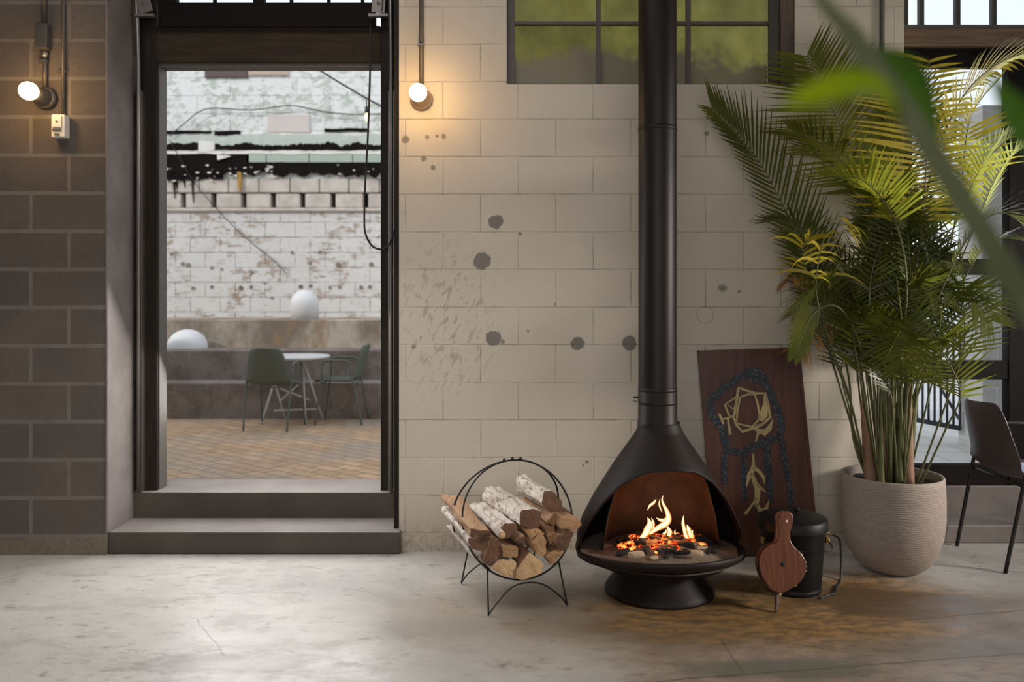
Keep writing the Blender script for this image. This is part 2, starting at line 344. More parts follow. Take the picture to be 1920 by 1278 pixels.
m1 = t.n('ShaderNodeMixShader'); n3 = t.noise(c, 11, 6, .7); dirt = t.mapr(t.math('ADD', sp.outputs[2], t.math('ADD', t.math('MULTIPLY', t.math('SUBTRACT', n1, .5), .45), t.math('MULTIPLY', t.math('SUBTRACT', n3, .5), .12))), .225, .125, .12, .92)
t.l(dirt, m1.inputs[0]); t.l(m0.outputs[0], m1.inputs[1]); t.l(gl.outputs[0], m1.inputs[2]); t.l(m1.outputs[0], t.out.inputs['Surface']); t.bump(n2, .2, .003, gl); M['grimy_glass'] = t.m

def emit(name, col, s):
    t = NT(name); e = t.n('ShaderNodeEmission'); e.inputs['Color'].default_value = (*col, 1); e.inputs['Strength'].default_value = s
    t.l(e.outputs[0], t.out.inputs['Surface']); M[name] = t.m; return t, e
emit('bulb_glow', (1.0, .60, .22), 58)
emit('string_bulb_glow', (1.0, .72, .4), 3)
t, e = emit('ember_glow', (1.0, .12, .02), 1.8); c = t.coord(); n = t.noise(c, 45, 4, .7); t.l(t.mapr(n, .42, .64, .02, 3.6), e.inputs['Strength'])
t.l(t.mix(t.mapr(n, .45, .7), (1, .06, .01), (1, .32, .07)), e.inputs['Color'])
t, e = emit('flame', (1, .5, .1), 8); at = t.n('ShaderNodeAttribute', attribute_name='heat')
rp = t.n('ShaderNodeValToRGB'); t.l(at.outputs['Fac'], rp.inputs[0]); els = rp.color_ramp.elements
els[0].position = 0; els[0].color = (1, .30, .03, 1); els[1].position = 1; els[1].color = (.85, .10, .01, 1)
for pos, cc in ((.25, (1, .42, .05, 1)), (.5, (1, .36, .03, 1)), (.75, (1, .22, .02, 1))):
    k = els.new(pos); k.color = cc
t.l(rp.outputs[0], e.inputs['Color'])
lw = t.n('ShaderNodeLayerWeight'); lw.inputs[0].default_value = .35
core = t.math('MULTIPLY', t.mapr(lw.outputs['Facing'], .0, .26, 1, 0), t.mapr(at.outputs['Fac'], .12, .50, 1, 0))
t.l(t.mix(core, rp.outputs[0], (1, .84, .48)), e.inputs['Color'])
t.l(t.math('ADD', t.math('MULTIPLY', core, .6), t.mapr(at.outputs['Fac'], .1, 1, 1.2, .7)), e.inputs['Strength'])
tr = t.n('ShaderNodeBsdfTransparent'); mx = t.n('ShaderNodeMixShader'); t.l(t.mapr(lw.outputs['Facing'], .35, .95, .08, .85), mx.inputs[0])
t.l(e.outputs[0], mx.inputs[1]); t.l(tr.outputs[0], mx.inputs[2]); t.l(mx.outputs[0], t.out.inputs['Surface'])

simple('brass_dull', (.46, .36, .17), .5, .2, .25, 12)
simple('tile_blue', (.035, .065, .11), .3); simple('tile_grey', (.13, .125, .115), .35); simple('tile_dark', (.028, .027, .03), .35)
simple('nozzle_metal', (.16, .11, .08), .4, .6)
leaf('leaf_dark_neon', (.07, .16, .02), (.11, .22, .03), .5, .3)
# ------------------------------------------------------------------ mesh helpers
class MB:
    def __init__(s): s.v = []; s.f = []; s.sm = []; s.heat = []; s.mi = []; s.cur = 0
    def add(s, vs, fs, smooth=False):
        o = len(s.v); s.v += [Vector(v) for v in vs]
        for f in fs: s.f.append([i + o for i in f]); s.sm.append(smooth); s.mi.append(s.cur)
        return s
    def box(s, lo, hi, mtx=None):
        x0, y0, z0 = lo; x1, y1, z1 = hi
        vs = [Vector(p) for p in ((x0,y0,z0),(x1,y0,z0),(x1,y1,z0),(x0,y1,z0),(x0,y0,z1),(x1,y0,z1),(x1,y1,z1),(x0,y1,z1))]
        if mtx: vs = [mtx @ p for p in vs]
        return s.add(vs, [(0,3,2,1),(4,5,6,7),(0,1,5,4),(1,2,6,5),(2,3,7,6),(3,0,4,7)])
    def tube(s, pts, r, seg=8, closed=False, flat=1.0, cap=True, up=None):
        pts = [Vector(p) for p in pts]; n = len(pts)
        rs = r if isinstance(r, (list, tuple)) else [r] * n
        vs = []; prev = None
        for i, p in enumerate(pts):
            if closed: tg = pts[(i + 1) % n] - pts[i - 1]
            else: tg = pts[min(i + 1, n - 1)] - pts[max(i - 1, 0)]
            tg.normalize()
            if prev is None:
                a = Vector(up) if up else (Vector((0, 0, 1)) if abs(tg.z) < .9 else Vector((0, 1, 0)))
                nx = (a - tg * a.dot(tg)).normalized()
            else: nx = (prev - tg * prev.dot(tg)).normalized()
            prev = nx; ny = tg.cross(nx)
            for k in range(seg):
                an = 2 * math.pi * k / seg; vs.append(p + (nx * math.cos(an) + ny * math.sin(an) * flat) * rs[i])
        fs = []
        for i in range(n if closed else n - 1):
            j = (i + 1) % n
            for k in range(seg): fs.append((i*seg+k, i*seg+(k+1)%seg, j*seg+(k+1)%seg, j*seg+k))
        if not closed and cap: fs.append(tuple(range(seg))[::-1]); fs.append(tuple((n-1)*seg + k for k in range(seg)))
        return s.add(vs, fs, True)
    def lathe(s, prof, c=(0,0,0), seg=48, a0=0.0, a1=2*math.pi, smooth=True):
        full = abs(a1 - a0 - 2 * math.pi) < 1e-6; m = seg if full else seg + 1; vs = []
        for k in range(m):
            a = a0 + (a1 - a0) * k / seg
            for r, z in prof: vs.append((c[0] + r * math.sin(a), c[1] - r * math.cos(a), c[2] + z))
        q = len(prof); fs = []
        for k in range(seg):
            k2 = (k + 1) % m
            for i in range(q - 1): fs.append((k*q+i, k2*q+i, k2*q+i+1, k*q+i+1))
        return s.add(vs, fs, smooth)
    def prism(s, poly, d):     # poly: 3d points (planar), d: extrusion vector
        n = len(poly); poly = [Vector(p) for p in poly]; d = Vector(d)
        return s.add(poly + [p + d for p in poly], [tuple(range(n))[::-1], tuple(range(n, 2*n))] + [(i, (i+1) % n, n+(i+1) % n, n+i) for i in range(n)])
    def ball(s, c, r, seg=16, rings=10, sc=(1,1,1)):
        vs = []; c = Vector(c)
        for i in range(rings + 1):
            th = math.pi * i / rings
            for k in range(seg):
                a = 2*math.pi*k/seg; vs.append(c + Vector((r*sc[0]*math.sin(th)*math.cos(a), r*sc[1]*math.sin(th)*math.sin(a), r*sc[2]*math.cos(th))))
        fs = [(i*seg+k, (i+1)*seg+k, (i+1)*seg+(k+1)%seg, i*seg+(k+1)%seg) for i in range(rings) for k in range(seg)]
        return s.add(vs, fs, True)
    def grid(s, fn, nu, nv, smooth=True):
        vs = [fn(i / nu, j / nv) for j in range(nv + 1) for i in range(nu + 1)]
        return s.add(vs, [(j*(nu+1)+i, j*(nu+1)+i+1, (j+1)*(nu+1)+i+1, (j+1)*(nu+1)+i) for j in range(nv) for i in range(nu)], smooth)

ORG = {}
def org(o): return ORG.get(o.name, Vector((0, 0, 0)))
def mk(name, mb, mat, parent=None, local=False, label=None, bev=0.0, solid=0.0, sub=0, clean=True):
    o0 = org(parent) if (parent and not local) else Vector((0, 0, 0))
    me = bpy.data.meshes.new(name); me.from_pydata([v - o0 for v in mb.v], [], mb.f)
    me.polygons.foreach_set('use_smooth', mb.sm)
    for m in (mat if isinstance(mat, (list, tuple)) else [mat]): me.materials.append(M[m])
    if any(mb.mi): me.polygons.foreach_set('material_index', mb.mi)
    if mb.heat:
        a = me.attributes.new('heat', 'FLOAT', 'POINT'); a.data.foreach_set('value', mb.heat)
    me.validate(); me.update()
    import bmesh
    bm = bmesh.new(); bm.from_mesh(me)
    if clean and not mb.heat: bmesh.ops.remove_doubles(bm, verts=bm.verts, dist=1e-6)
    bmesh.ops.recalc_face_normals(bm, faces=bm.faces); bm.to_mesh(me); bm.free()
    o = bpy.data.objects.new(name, me); COL.objects.link(o)
    if parent: o.parent = parent
    ORG[o.name] = o0 if parent else Vector((0, 0, 0))
    if label: o['label'] = label
    if solid: md = o.modifiers.new('solid', 'SOLIDIFY'); md.thickness = solid; md.offset = 0
    if sub: md = o.modifiers.new('sub', 'SUBSURF'); md.levels = sub; md.render_levels = sub
    if bev:
        md = o.modifiers.new('bev', 'BEVEL'); md.width = bev; md.segments = 2; md.limit_method = 'ANGLE'; md.angle_limit = math.radians(40)
    return o
def root(name, loc, label, cat, group=None, rz=0.0):
    o = bpy.data.objects.new(name, None); COL.objects.link(o); o.location = loc; o.rotation_euler = (0, 0, rz); o.empty_display_size = .05
    o['label'] = label; o['category'] = cat
    if group: o['group'] = group
    ORG[o.name] = Vector(loc); return o
def tag(o, label, cat, group=None, kind=None):
    o['label'] = label; o['category'] = cat
    if group: o['group'] = group
    if kind: o['kind'] = kind
    return o
def structure(name, mb, mat, label=None, cat=None, parent=None, bev=0.0):
    o = mk(name, mb, mat, parent, bev=bev)
    if not parent:
        o['kind'] = 'structure'; o['label'] = label; o['category'] = cat
    return o
def dup(r, loc, rz, label, group=None):
    c = r.copy(); COL.objects.link(c); c.location = loc; c.rotation_euler = (0, 0, rz); c['label'] = label
    if group: c['group'] = group
    for ch in r.children:
        d = ch.copy(); COL.objects.link(d); d.parent = c
        for g in ch.children:
            e = g.copy(); COL.objects.link(e); e.parent = d
    return c
def bez(pts, n=24):        # Catmull-Rom through points
    pts = [Vector(p) for p in pts]; q = [pts[0] * 2 - pts[1]] + pts + [pts[-1] * 2 - pts[-2]]; out = []
    m = len(pts) - 1
    for i in range(n + 1):
        u = i / n * m; k = min(int(u), m - 1); t = u - k; a, b, c, d = q[k:k+4]
        out.append(.5 * ((2*b) + (c-a)*t + (2*a-5*b+4*c-d)*t*t + (3*b-a-3*c+d)*t**3))
    return out

# ------------------------------------------------------------------ room shell
CEIL, YW, YO = 4.4, 4.5, 5.08
LX, RX, BY = -5.0, 5.6, -4.0
structure('floor', MB().box((LX, BY, -.25), (RX, 4.92, 0)), 'floor_concrete', 'worn pale concrete floor with ochre stains and cracks', 'floor')
structure('ceiling', MB().box((LX-.3, BY-.3, CEIL), (RX+.3, YO, CEIL+.2)), 'room_paint', 'plain ceiling above the room', 'ceiling')
w = MB()
GX = -2.163     # doorway left edge
w.box((LX-.3, 4.44, 0), (GX, YO, CEIL))
structure('wall_grey', w, 'grey_block', 'unpainted grey concrete block wall left of the courtyard doorway', 'wall')
w = MB(); WX0, WX1 = -.611, 2.12
wx0, wx1, wz0, wz1 = -.029, 1.53, 2.525, 3.55
w.box((WX0, YW, 0), (wx0, YO, CEIL)); w.box((wx1, YW, 0), (WX1, YO, CEIL)); w.box((wx0, YW, 0), (wx1, YO, wz0)); w.box((wx0, YW, wz1), (wx1, YO, CEIL))
structure('wall_back', w, 'painted_block', 'white painted concrete block wall with grey patches behind the stove', 'wall')
w = MB(); w.box((GX, YW, 3.75), (WX0, YO, CEIL)); w.box((WX1, 4.9, 3.75), (RX+.3, YO, CEIL)); w.box((4.6, 4.65, 0), (RX+.3, YO, 3.75))
structure('wall_header', w, 'room_paint', 'dark wall above the door openings', 'wall')
# side and rear walls with openings that hold area lamps
w = MB(); w.box((LX-.3, BY-.3, 0), (LX, 4.5, CEIL)); structure('wall_left', w, 'room_paint', 'plain side wall on the left of the room', 'wall')
w = MB(); w.box((RX, BY, 0), (RX+.3, 1.4, CEIL)); w.box((RX, 3.6, 0), (RX+.3, 4.65, CEIL)); w.box((RX, 1.4, 0), (RX+.3, 3.6, 1.0)); w.box((RX, 1.4, 3.3), (RX+.3, 3.6, CEIL))
structure('wall_right', w, 'room_paint', 'plain side wall with a window opening on the right of the room', 'wall')
w = MB(); w.box((LX, BY-.3, 0), (-3.2, BY, CEIL)); w.box((3.2, BY-.3, 0), (RX, BY, CEIL)); w.box((-3.2, BY-.3, 0), (3.2, BY, .8)); w.box((-3.2, BY-.3, 3.6), (3.2, BY, CEIL))
structure('wall_rear', w, 'room_paint', 'rear wall with a wide window opening behind the viewer', 'wall')

# ---- courtyard doorway (left)
s = MB().box((GX, 4.45, 0), (WX0+.012, 4.74, .119)); structure('trim_1', s, ['sill_concrete', 'riser_shaded'], 'low concrete step in front of the courtyard doorway', 'step', bev=.008)
s = MB().box((GX, 4.74, 0), (WX0-.0, YO, .264)); structure('trim_2', s, ['sill_concrete', 'riser_shaded'], 'raised concrete threshold under the courtyard doorway', 'threshold', bev=.006)
for p in list(bpy.data.objects['trim_1'].data.polygons) + list(bpy.data.objects['trim_2'].data.polygons):
    if abs(p.normal.y + 1) < .1: p.material_index = 1  # fronts of the steps take the darker, shaded colour
s = MB().box((GX-.004, 4.436, 0.119), (GX+.006, 4.745, 3.75)); structure('trim_3', s, 'jamb_concrete', 'scuffed pale concrete reveal on the left side of the courtyard doorway', 'door reveal')
D = root('door_1', (-1.4, 4.8, .264), 'dark timber and steel frame of the open overhead courtyard door', 'door frame'); D['kind'] = 'structure'
jx0, jx1 = -2.117, -.745
g = MB().box((GX, 4.9, .264), (jx0, YO, 3.6)); mk('outer_jamb', g, 'jamb_concrete', D)
g = MB().box((GX+.006, 4.78, .264), (-2.04, 4.86, 3.74)); mk('frame_post', g, 'frame_dark', D, bev=.004)
g = MB().box((-2.05, 4.80, .264), (-2.033, 4.90, 2.72)); mk('frame_strip', g, 'steel_frame', D)
g = MB().box((-.755, 4.78, .264), (WX0, 4.86, 3.74)); mk('frame_post', g, 'frame_dark', D, bev=.004)
g = MB().box((WX0-.03, 4.52, .119), (WX0-.002, 4.78, 3.74)); mk('frame_strip', g, 'frame_dark', D)
g = MB().box((-2.035, 4.80, 2.70), (-.755, 4.88, 2.722)); mk('frame_strip', g, 'steel_frame', D)
g = MB().box((-2.04, 4.78, 2.722), (-.755, 4.9, 2.91)); mk('header_board', g, 'header_timber', D, bev=.004)
g = MB().box((-2.04, 4.76, 2.90), (-.755, 4.80, 2.925)); mk('header_strip', g, 'frame_dark', D)
def track(x, z1):
    g = MB(); g.tube([(x, 4.735, .27), (x, 4.735, 2.6)] + [(x + .0, 4.735 - .02*k*k*.1, 2.6 + .12*k) for k in range(1, 6)], .012, 8); g.box((x-.017, 4.745, .268), (x-.009, 4.78, z1)); g.box((x+.009, 4.745, .268), (x+.017, 4.78, z1))
    return g
mk('door_track', track(-2.125, 2.55), 'galvanised', D); mk('door_track', track(-.688, 2.55), 'galvanised', D)
# raised door leaf: bottom rail with the lowest row of panes showing
g = MB().box((-2.02, 4.74, 2.915), (-.78, 4.79, 3.055)); mk('bottom_rail', g, 'door_black', D, bev=.004)
for x0, x1 in ((-2.02, -1.915), (-1.475, -1.415), (-.80, -.78)):
    g = MB().box((x0, 4.74, 3.05), (x1, 4.79, 3.6)); mk('door_stile', g, 'door_black', D)
for x in (-1.70, -1.262, -1.048, -.855):
    g = MB().box((x-.008, 4.75, 3.055), (x+.008, 4.775, 3.6)); mk('glazing_bar', g, 'door_black', D)
g = MB().box((-1.92, 4.762, 3.05), (-.79, 4.766, 3.6)); mk('pane', g, 'clear_glass', D)
g = MB().box((-2.04, 4.74, 3.6), (-.755, 4.79, 3.74)); mk('top_rail', g, 'door_black', D)
for x, tilt in ((-2.09, .30), (-.775, -.06)):
    m = Matrix.Translation((x+.02, 4.70, 3.0)) @ Matrix.Rotation(-tilt, 4, 'Y')
    g = MB().box((-.037, -.006, -.02), (.037, .006, .34), m); g.box((-.055, -.02, -.045), (.055, .012, -.03), Matrix.Translation((x+.02, 4.70, 3.0)))
    for zz in (.03, .16): g.tube([m @ Vector((0, -.012, zz)), m @ Vector((0, -.004, zz))], .009, 8)
    mk('track_bracket', g, 'grey_steel', D, label='dull steel track bracket' )
g = MB().tube([(-.735, 4.69, 2.99), (-.727, 4.69, 3.1), (-.745, 4.69, 3.4)], .006, 8); mk('lift_cable', g, 'galvanised', D)
pts = [P(695, 44, 4.66), P(694, 130, 4.66), P(690, 250, 4.66), P(685, 340, 4.66), P(683, 415, 4.66), P(686, 440, 4.66), P(697, 460, 4.665), P(712, 467, 4.67), P(725, 463, 4.68), P(735, 447, 4.68), P(738, 432, 4.70)]
o = mk('pull_cord', MB().tube(bez(pts, 60), .0055, 8), 'rubber'); tag(o, 'black pull cord hanging in a loop at the right of the doorway', 'cord')

# ---- steel window with grimy glass (above the stove)
W = root('window_1', (.72, 4.56, 2.525), 'old steel window with grimy olive glass above the stove', 'window'); W['kind'] = 'structure'
zt = 3.5
def bar(mb, x0, x1, z0, z1, y0=4.535, y1=4.575): mb.box((x0, y0, z0), (x1, y1, z1))
g = MB(); bar(g, wx0, wx0+.045, wz0, zt); bar(g, 1.405, 1.455, wz0, zt); bar(g, wx0, 1.455, wz0, wz0+.012); bar(g, wx0, 1.455, zt, wz1); mk('window_frame', g, 'steel_frame', W, bev=.003)
g = MB().box((1.455, 4.505, wz0), (1.53, 4.6, wz1)); mk('side_board', g, 'window_wood', W)
vx = [wx0+.045, .473, .964, 1.405]; hz = [wz0+.012, 2.872, 3.22, zt]
for x in vx[1:-1]:
    g = MB(); bar(g, x-.012, x+.012, wz0, zt, 4.54, 4.572); mk('glazing_bar', g, 'steel_frame', W)
for z in hz[1:-1]:
    g = MB(); bar(g, wx0, 1.41, z-.009, z+.009, 4.542, 4.574); mk('glazing_bar', g, 'steel_frame', W)
for i in range(3):
    for j in range(3):
        g = MB().add([(vx[i], 4.577, hz[j]), (vx[i+1], 4.577, hz[j]), (vx[i+1], 4.577, hz[j+1]), (vx[i], 4.577, hz[j+1])], [(0, 1, 2, 3)]); mk('pane', g, 'grimy_glass', W)
# vines behind the glass
rv = random.Random(3); g = MB()
for k in range(420):
    px = rv.uniform(0, 1.5); pz = 2.55 + rv.random()**.75 * 1.1; py = rv.uniform(5.15, 5.45); a = rv.uniform(0, 6.28); s_ = rv.uniform(.02, .055)
    d = Vector((math.cos(a), rv.uniform(-.6, .6), math.sin(a))).normalized(); e = d.cross(Vector((0, 1, .3))).normalized(); p = Vector((px, py, pz))
    g.add([p, p + d*s_ + e*s_*.5, p + d*s_*2.1, p + d*s_ - e*s_*.5], [(0, 1, 2, 3)])
o = mk('vine_leaves', g, 'leaf_vine'); tag(o, 'climbing leaves growing behind the grimy window glass', 'vine', kind='stuff')
g = MB().tube([(.55, 5.2, .03), (.5, 5.2, 1.4), (.55, 5.2, 2.55), (.62, 5.2, 2.75), (.58, 5.2, 3.0), (.66, 5.2, 3.4)], .005, 6); g.tube([(.60, 5.18, 2.6), (.72, 5.18, 2.75), (.85, 5.18, 2.95)], .004, 6)
mk('vine_stem', g, 'leaf_yellow', o)

# ---- glazed terrace door (right)
s = MB().box((WX1-.0, 4.65, 0), (4.6, 4.905, .10)); structure('trim_4', s, 'sill_concrete', 'low concrete step below the glazed terrace door', 'step', bev=.008)
s = MB().box((WX1, 4.90, 0), (4.6, YO, .262)); structure('trim_5', s, 'sill_concrete', 'concrete threshold carrying the glazed terrace door', 'threshold', bev=.006)
D2 = root('door_2', (3.2, 4.95, .262), 'dark framed glazed terrace door behind the potted palm', 'glazed door'); D2['kind'] = 'structure'
y0, y1 = 4.92, 4.98
def rail(n, x0, x1, z0, z1, m='door_black', yy=(y0, y1)): mk(n, MB().box((x0, yy[0], z0), (x1, yy[1], z1)), m, D2, bev=.004)
rail('bottom_rail', WX1, 4.6, .262, .385); rail('cross_rail', WX1, 4.6, .888, 1.0); rail('cross_rail', WX1, 4.6, 1.507, 1.60)
rail('top_rail', WX1, 4.6, 2.735, 2.845)
for x0, x1 in ((WX1, 2.365), (2.935, 3.035), (3.66, 3.76), (4.4, 4.6)): rail('door_stile', x0, x1, .27, 2.84, yy=(4.913, 4.987))
for z0, z1 in ((.385, .888), (1.0, 1.507), (1.60, 2.735)): mk('pane', MB().box((2.36, 4.948, z0), (4.42, 4.954, z1)), 'clear_glass', D2)
mk('pull_handle', MB().tube([P(1846, 115, 4.88), P(1858, 92, 4.87), P(1872, 88, 4.87), P(1880, 108, 4.88)], .006, 8), 'rubber', D2)
W2 = root('window_2', (3.2, 4.94, 2.845), 'transom window with narrow panes above the glazed terrace door', 'transom window'); W2['kind'] = 'structure'
mk('timber_rail', MB().box((WX1, 4.88, 2.845), (4.6, 5.0, 2.955)), 'sill_timber', W2, bev=.006)
mk('upper_frame', MB().box((WX1, 4.90, 3.5), (4.6, 5.0, 3.75)), 'steel_frame', W2)
for x in (2.335, 2.43, 2.645, 2.86, 3.075, 3.29, 3.505, 3.72): mk('glazing_bar', MB().box((x-.013, 4.93, 2.955), (x+.013, 4.965, 3.5)), 'steel_frame', W2)
mk('window_sill', MB().box((WX1, 4.885, 2.955), (4.6, 4.93, 2.972)), 'grey_steel', W2)
mk('pane', MB().box((2.34, 4.947, 2.955), (4.6, 4.951, 3.5)), 'clear_glass', W2)

# ------------------------------------------------------------------ courtyard
PZ = .03
structure('ground_courtyard', MB().box((-9, YO, -.3), (1.6, 9.2, PZ)), 'brick_paving', 'tan herringbone brick paving of the courtyard', 'paving')
B1, B2, B3, YB = 9.157, 9.55, 10.1, 11.3
structure('wall_bench', MB().box((-9, B1, -.3), (1.6, B2+.2, .423)), 'grey_stained_concrete', 'lowest stained concrete bench tier along the courtyard', 'concrete tier', bev=.012)
structure('wall_tier', MB().box((-9, B2, -.3), (1.6, B3+.2, .756)), 'grey_stained_concrete', 'middle stained concrete tier behind the courtyard bench', 'concrete tier', bev=.012)
structure('wall_terrace', MB().box((-9, B3, -.3), (1.6, YB+.3, 1.093)), 'stained_concrete', 'top stained concrete tier below the white courtyard wall', 'concrete tier', bev=.012)
def C(px, py, Y=YB): return P(px, py, Y)
def cz(py, Y=YB): return CAMH - (py - HY) / F * Y
CW = MB().box((-9, YB, 1.0), (1.6, YB+.3, cz(393))); structure('wall_courtyard', CW, 'worn_white_block', 'worn white painted block wall at the back of the courtyard', 'wall')
cwo = bpy.data.objects['wall_courtyard']
U = structure('wall_upper', MB().box((-9, YB-.02, cz(335)), (1.6, YB+.3, 5.0)), 'peeling_green_block', 'upper courtyard wall with peeling white and green paint', 'wall')
# tan stone courses: full course, then a course with open dark gaps
g = MB(); x = -8.9; rs = random.Random(5)
px = 350.0
xs = [C(p, 0).x for p in (315, 334, 375, 430, 487, 545, 600, 655, 712)]
for k in range(-10, 0): g.box((xs[1] + k*.405 + .006, YB-.03, cz(362)+.006), (xs[1] + (k+1)*.405 - .006, YB+.3, cz(335)))
for a, b in zip(xs[1:-1], xs[2:]): g.box((a+.006, YB-.03 - rs.random()*.012, cz(362)+.006), (b-.006, YB+.3, cz(335)-.003))
for k in range(0, 7): g.box((xs[-1] + k*.405 + .006, YB-.03, cz(362)+.006), (xs[-1] + (k+1)*.405 - .006, YB+.3, cz(335)))
mk('stone_course', g, 'tan_stone', cwo, bev=.012)
g = MB(); gaps = [345, 402, 458, 513, 568, 625, 686]; step = (gaps[-1]-gaps[0])/6
ends = [gaps[0] + step*k for k in range(-14, 0)] + gaps + [gaps[-1] + step*k for k in range(1, 12)]
for a, b in zip(ends, ends[1:]):
    g.box((C(a+5, 0).x, YB-.03, cz(390)+.004), (C(b-5, 0).x, YB+.3, cz(363)-.004))
mk('stone_course', g, 'tan_stone', cwo, bev=.014)
mk('gap_backing', MB().box((-9, YB+.2, cz(391)), (1.6, YB+.3, cz(362))), 'gap_shade', cwo)  # dark sheet standing in for the shade inside the open gaps
mk('stone_ledge', MB().box((-9, YB-.045, cz(396)), (1.6, YB+.2, cz(390))), 'tan_stone', cwo, bev=.006)
def ragged(name, p0, p1, yt, yb, at, ab, mat, thick=.03, seed=1, yy=YB-.02, step=4, par=None, nb=1.0):
    r = random.Random(seed); n = max(2, int((p1-p0)/step)); g = MB(); T = []; Bt = []
    for i in range(n+1):
        px = p0 + (p1-p0)*i/n; e = 0 if False else 1
        T.append(yt + at*(mnoise.noise(Vector((px*.035, seed*3.1, 0)))*1.2 + r.uniform(-.25, .25)))
        Bt.append(yb + ab*(mnoise.noise(Vector((px*.03*nb, seed*7.7, 5)))*1.3 + r.uniform(-.3, .3)))
    for i in range(n):
        a = p0 + (p1-p0)*i/n; b = p0 + (p1-p0)*(i+1)/n
        f = [Vector((C(a, 0).x, yy, cz(T[i]))), Vector((C(b, 0).x, yy, cz(T[i+1]))), Vector((C(b, 0).x, yy, cz(Bt[i+1]))), Vector((C(a, 0).x, yy, cz(Bt[i])))]
        g.prism(f, (0, -thick, 0))
    return mk(name, g, mat, par or U)
ragged('tar_strip', 200, 900, 250, 300, 2, 1, 'white_flash', .02, 11)
ragged('green_flashing', 200, 900, 253, 277, 4, 4, 'green_flash', .035, 2)
ragged('tar_strip', 290, 398, 246.5, 252, 1.5, 2, 'tar', .045, 31); ragged('tar_strip', 405, 452, 247, 254, 2, 2.5, 'tar', .045, 33); ragged('tar_strip', 610, 690, 243, 247, 2.5, 1.5, 'tar', .04, 35)
ragged('tar_strip', 200, 380, 271, 283, 5, 3, 'tar', .05, 3); ragged('tar_strip', 405, 900, 271, 283, 8, 2.5, 'tar', .05, 4)
ragged('white_flashing', 376, 406, 267, 284, 3, 4, 'white_flash', .06, 6); ragged('white_flashing', 200, 900, 284, 290, 1.5, 2, 'white_flash', .055, 7)
ragged('tar_strip', 200, 470, 291, 306, 1, 1, 'tar', .05, 8)
mk('tile_band', MB().box((C(465, 0).x, YB-.07, cz(306)), (C(900, 0).x, YB-.02, cz(284.5))), 'green_tile', U, bev=.004)
g = MB()
for px in (502, 582, 663, 745): g.box((C(px, 0).x-.005, YB-.0735, cz(306)), (C(px, 0).x+.005, YB-.069, cz(285)))
mk('tile_joint', g, 'steel_frame', U)
mk('torn_flashing', MB().add([C(407, 290, YB-.09), C(420, 286, YB-.13), C(433, 293, YB-.09), C(408, 300, YB-.1)], [(0,1,2,3)]), 'white_flash', U, solid=.01)
ragged('tar_strip', 200, 900, 306, 328, 1, 8, 'tar', .06, 9, nb=1.6); ragged('tar_strip', 300, 420, 322, 337, 2, 7, 'tar', .05, 10, nb=2)
r = random.Random(21); g = MB()
for k in range(56):
    px = r.uniform(300, 720); py = r.uniform(309, 332) if px > 420 else r.uniform(309, 345); s1 = r.uniform(.6, 2.6)
    if 560 < px < 575 or r.random() < .4 and px > 480: continue
    q = C(px, py, YB-.085); a = r.uniform(0, 3)
    g.prism([q + Vector((math.cos(a+u)*s1/138*r.uniform(.5, 2.6), 0, math.sin(a+u)*s1/138*r.uniform(.4, 1))) for u in (0, 1.3, 2.6, 3.9, 5.1)], (0, .03, 0))
mk('paint_flakes', g, 'white_flash', U)
g = MB()
for px, a, b in ((326, 325, 372), (345, 330, 352), (361, 330, 380), (330, 330, 352)):
    g.prism([C(px-2.5, a, YB-.05), C(px+2.5, a, YB-.05), C(px+1.5, (a+b)/2, YB-.05), C(px+1, b, YB-.05), C(px-1.5, (a+b)/2, YB-.05)], (0, .02, 0))
mk('tar_drip', g, 'tar', U)
mk('rust_streak', MB().prism([C(444, 322, YB-.085), C(452, 322, YB-.085), C(452, 352, YB-.085), C(449, 361, YB-.085), C(446, 350, YB-.085)], (0, .03, 0)), 'rust_stain', U)
mk('brown_block', MB().box((C(386, 0).x, YB-.05, cz(147)), (C(466, 0).x, YB, cz(118))), 'brown_plate', U, bev=.006)
mk('tan_block', MB().box((C(467, 0).x, YB-.045, cz(143)), (C(543, 0).x, YB, cz(118))), 'tan_plate', U, bev=.006)
mk('pink_board', MB().box((C(504, 0).x, YB-.045, cz(249)), (C(581, 0).x, YB, cz(216))), 'pink_plate', U)
# dark spalled spots on the white wall
r = random.Random(8)
g = MB()
for px, py, s1 in ((322, 476, 4), (548, 473, 4), (600, 472, 4), (397, 502, 4), (416, 505, 3), (472, 511, 4), (581, 493, 4), (635, 496, 5), (696, 496, 5), (397, 538, 4), (452, 540, 5), (471, 538, 4), (564, 537, 5), (582, 536, 4), (619, 539, 4), (637, 538, 4), (677, 539, 4.5), (693, 538, 4), (510, 558, 4), (353, 497, 5), (343, 494, 4), (362, 540, 4)):
    q = C(px, py, YB-.002)
    g.prism([q + Vector((math.cos(u*.9)*s1/138*r.uniform(.6, 1.1), 0, math.sin(u*.9)*s1/138*r.uniform(.6, 1.1))) for u in range(7)], (0, -.006, 0))
mk('spalled_spots', g, 'grey_stained_concrete', cwo)
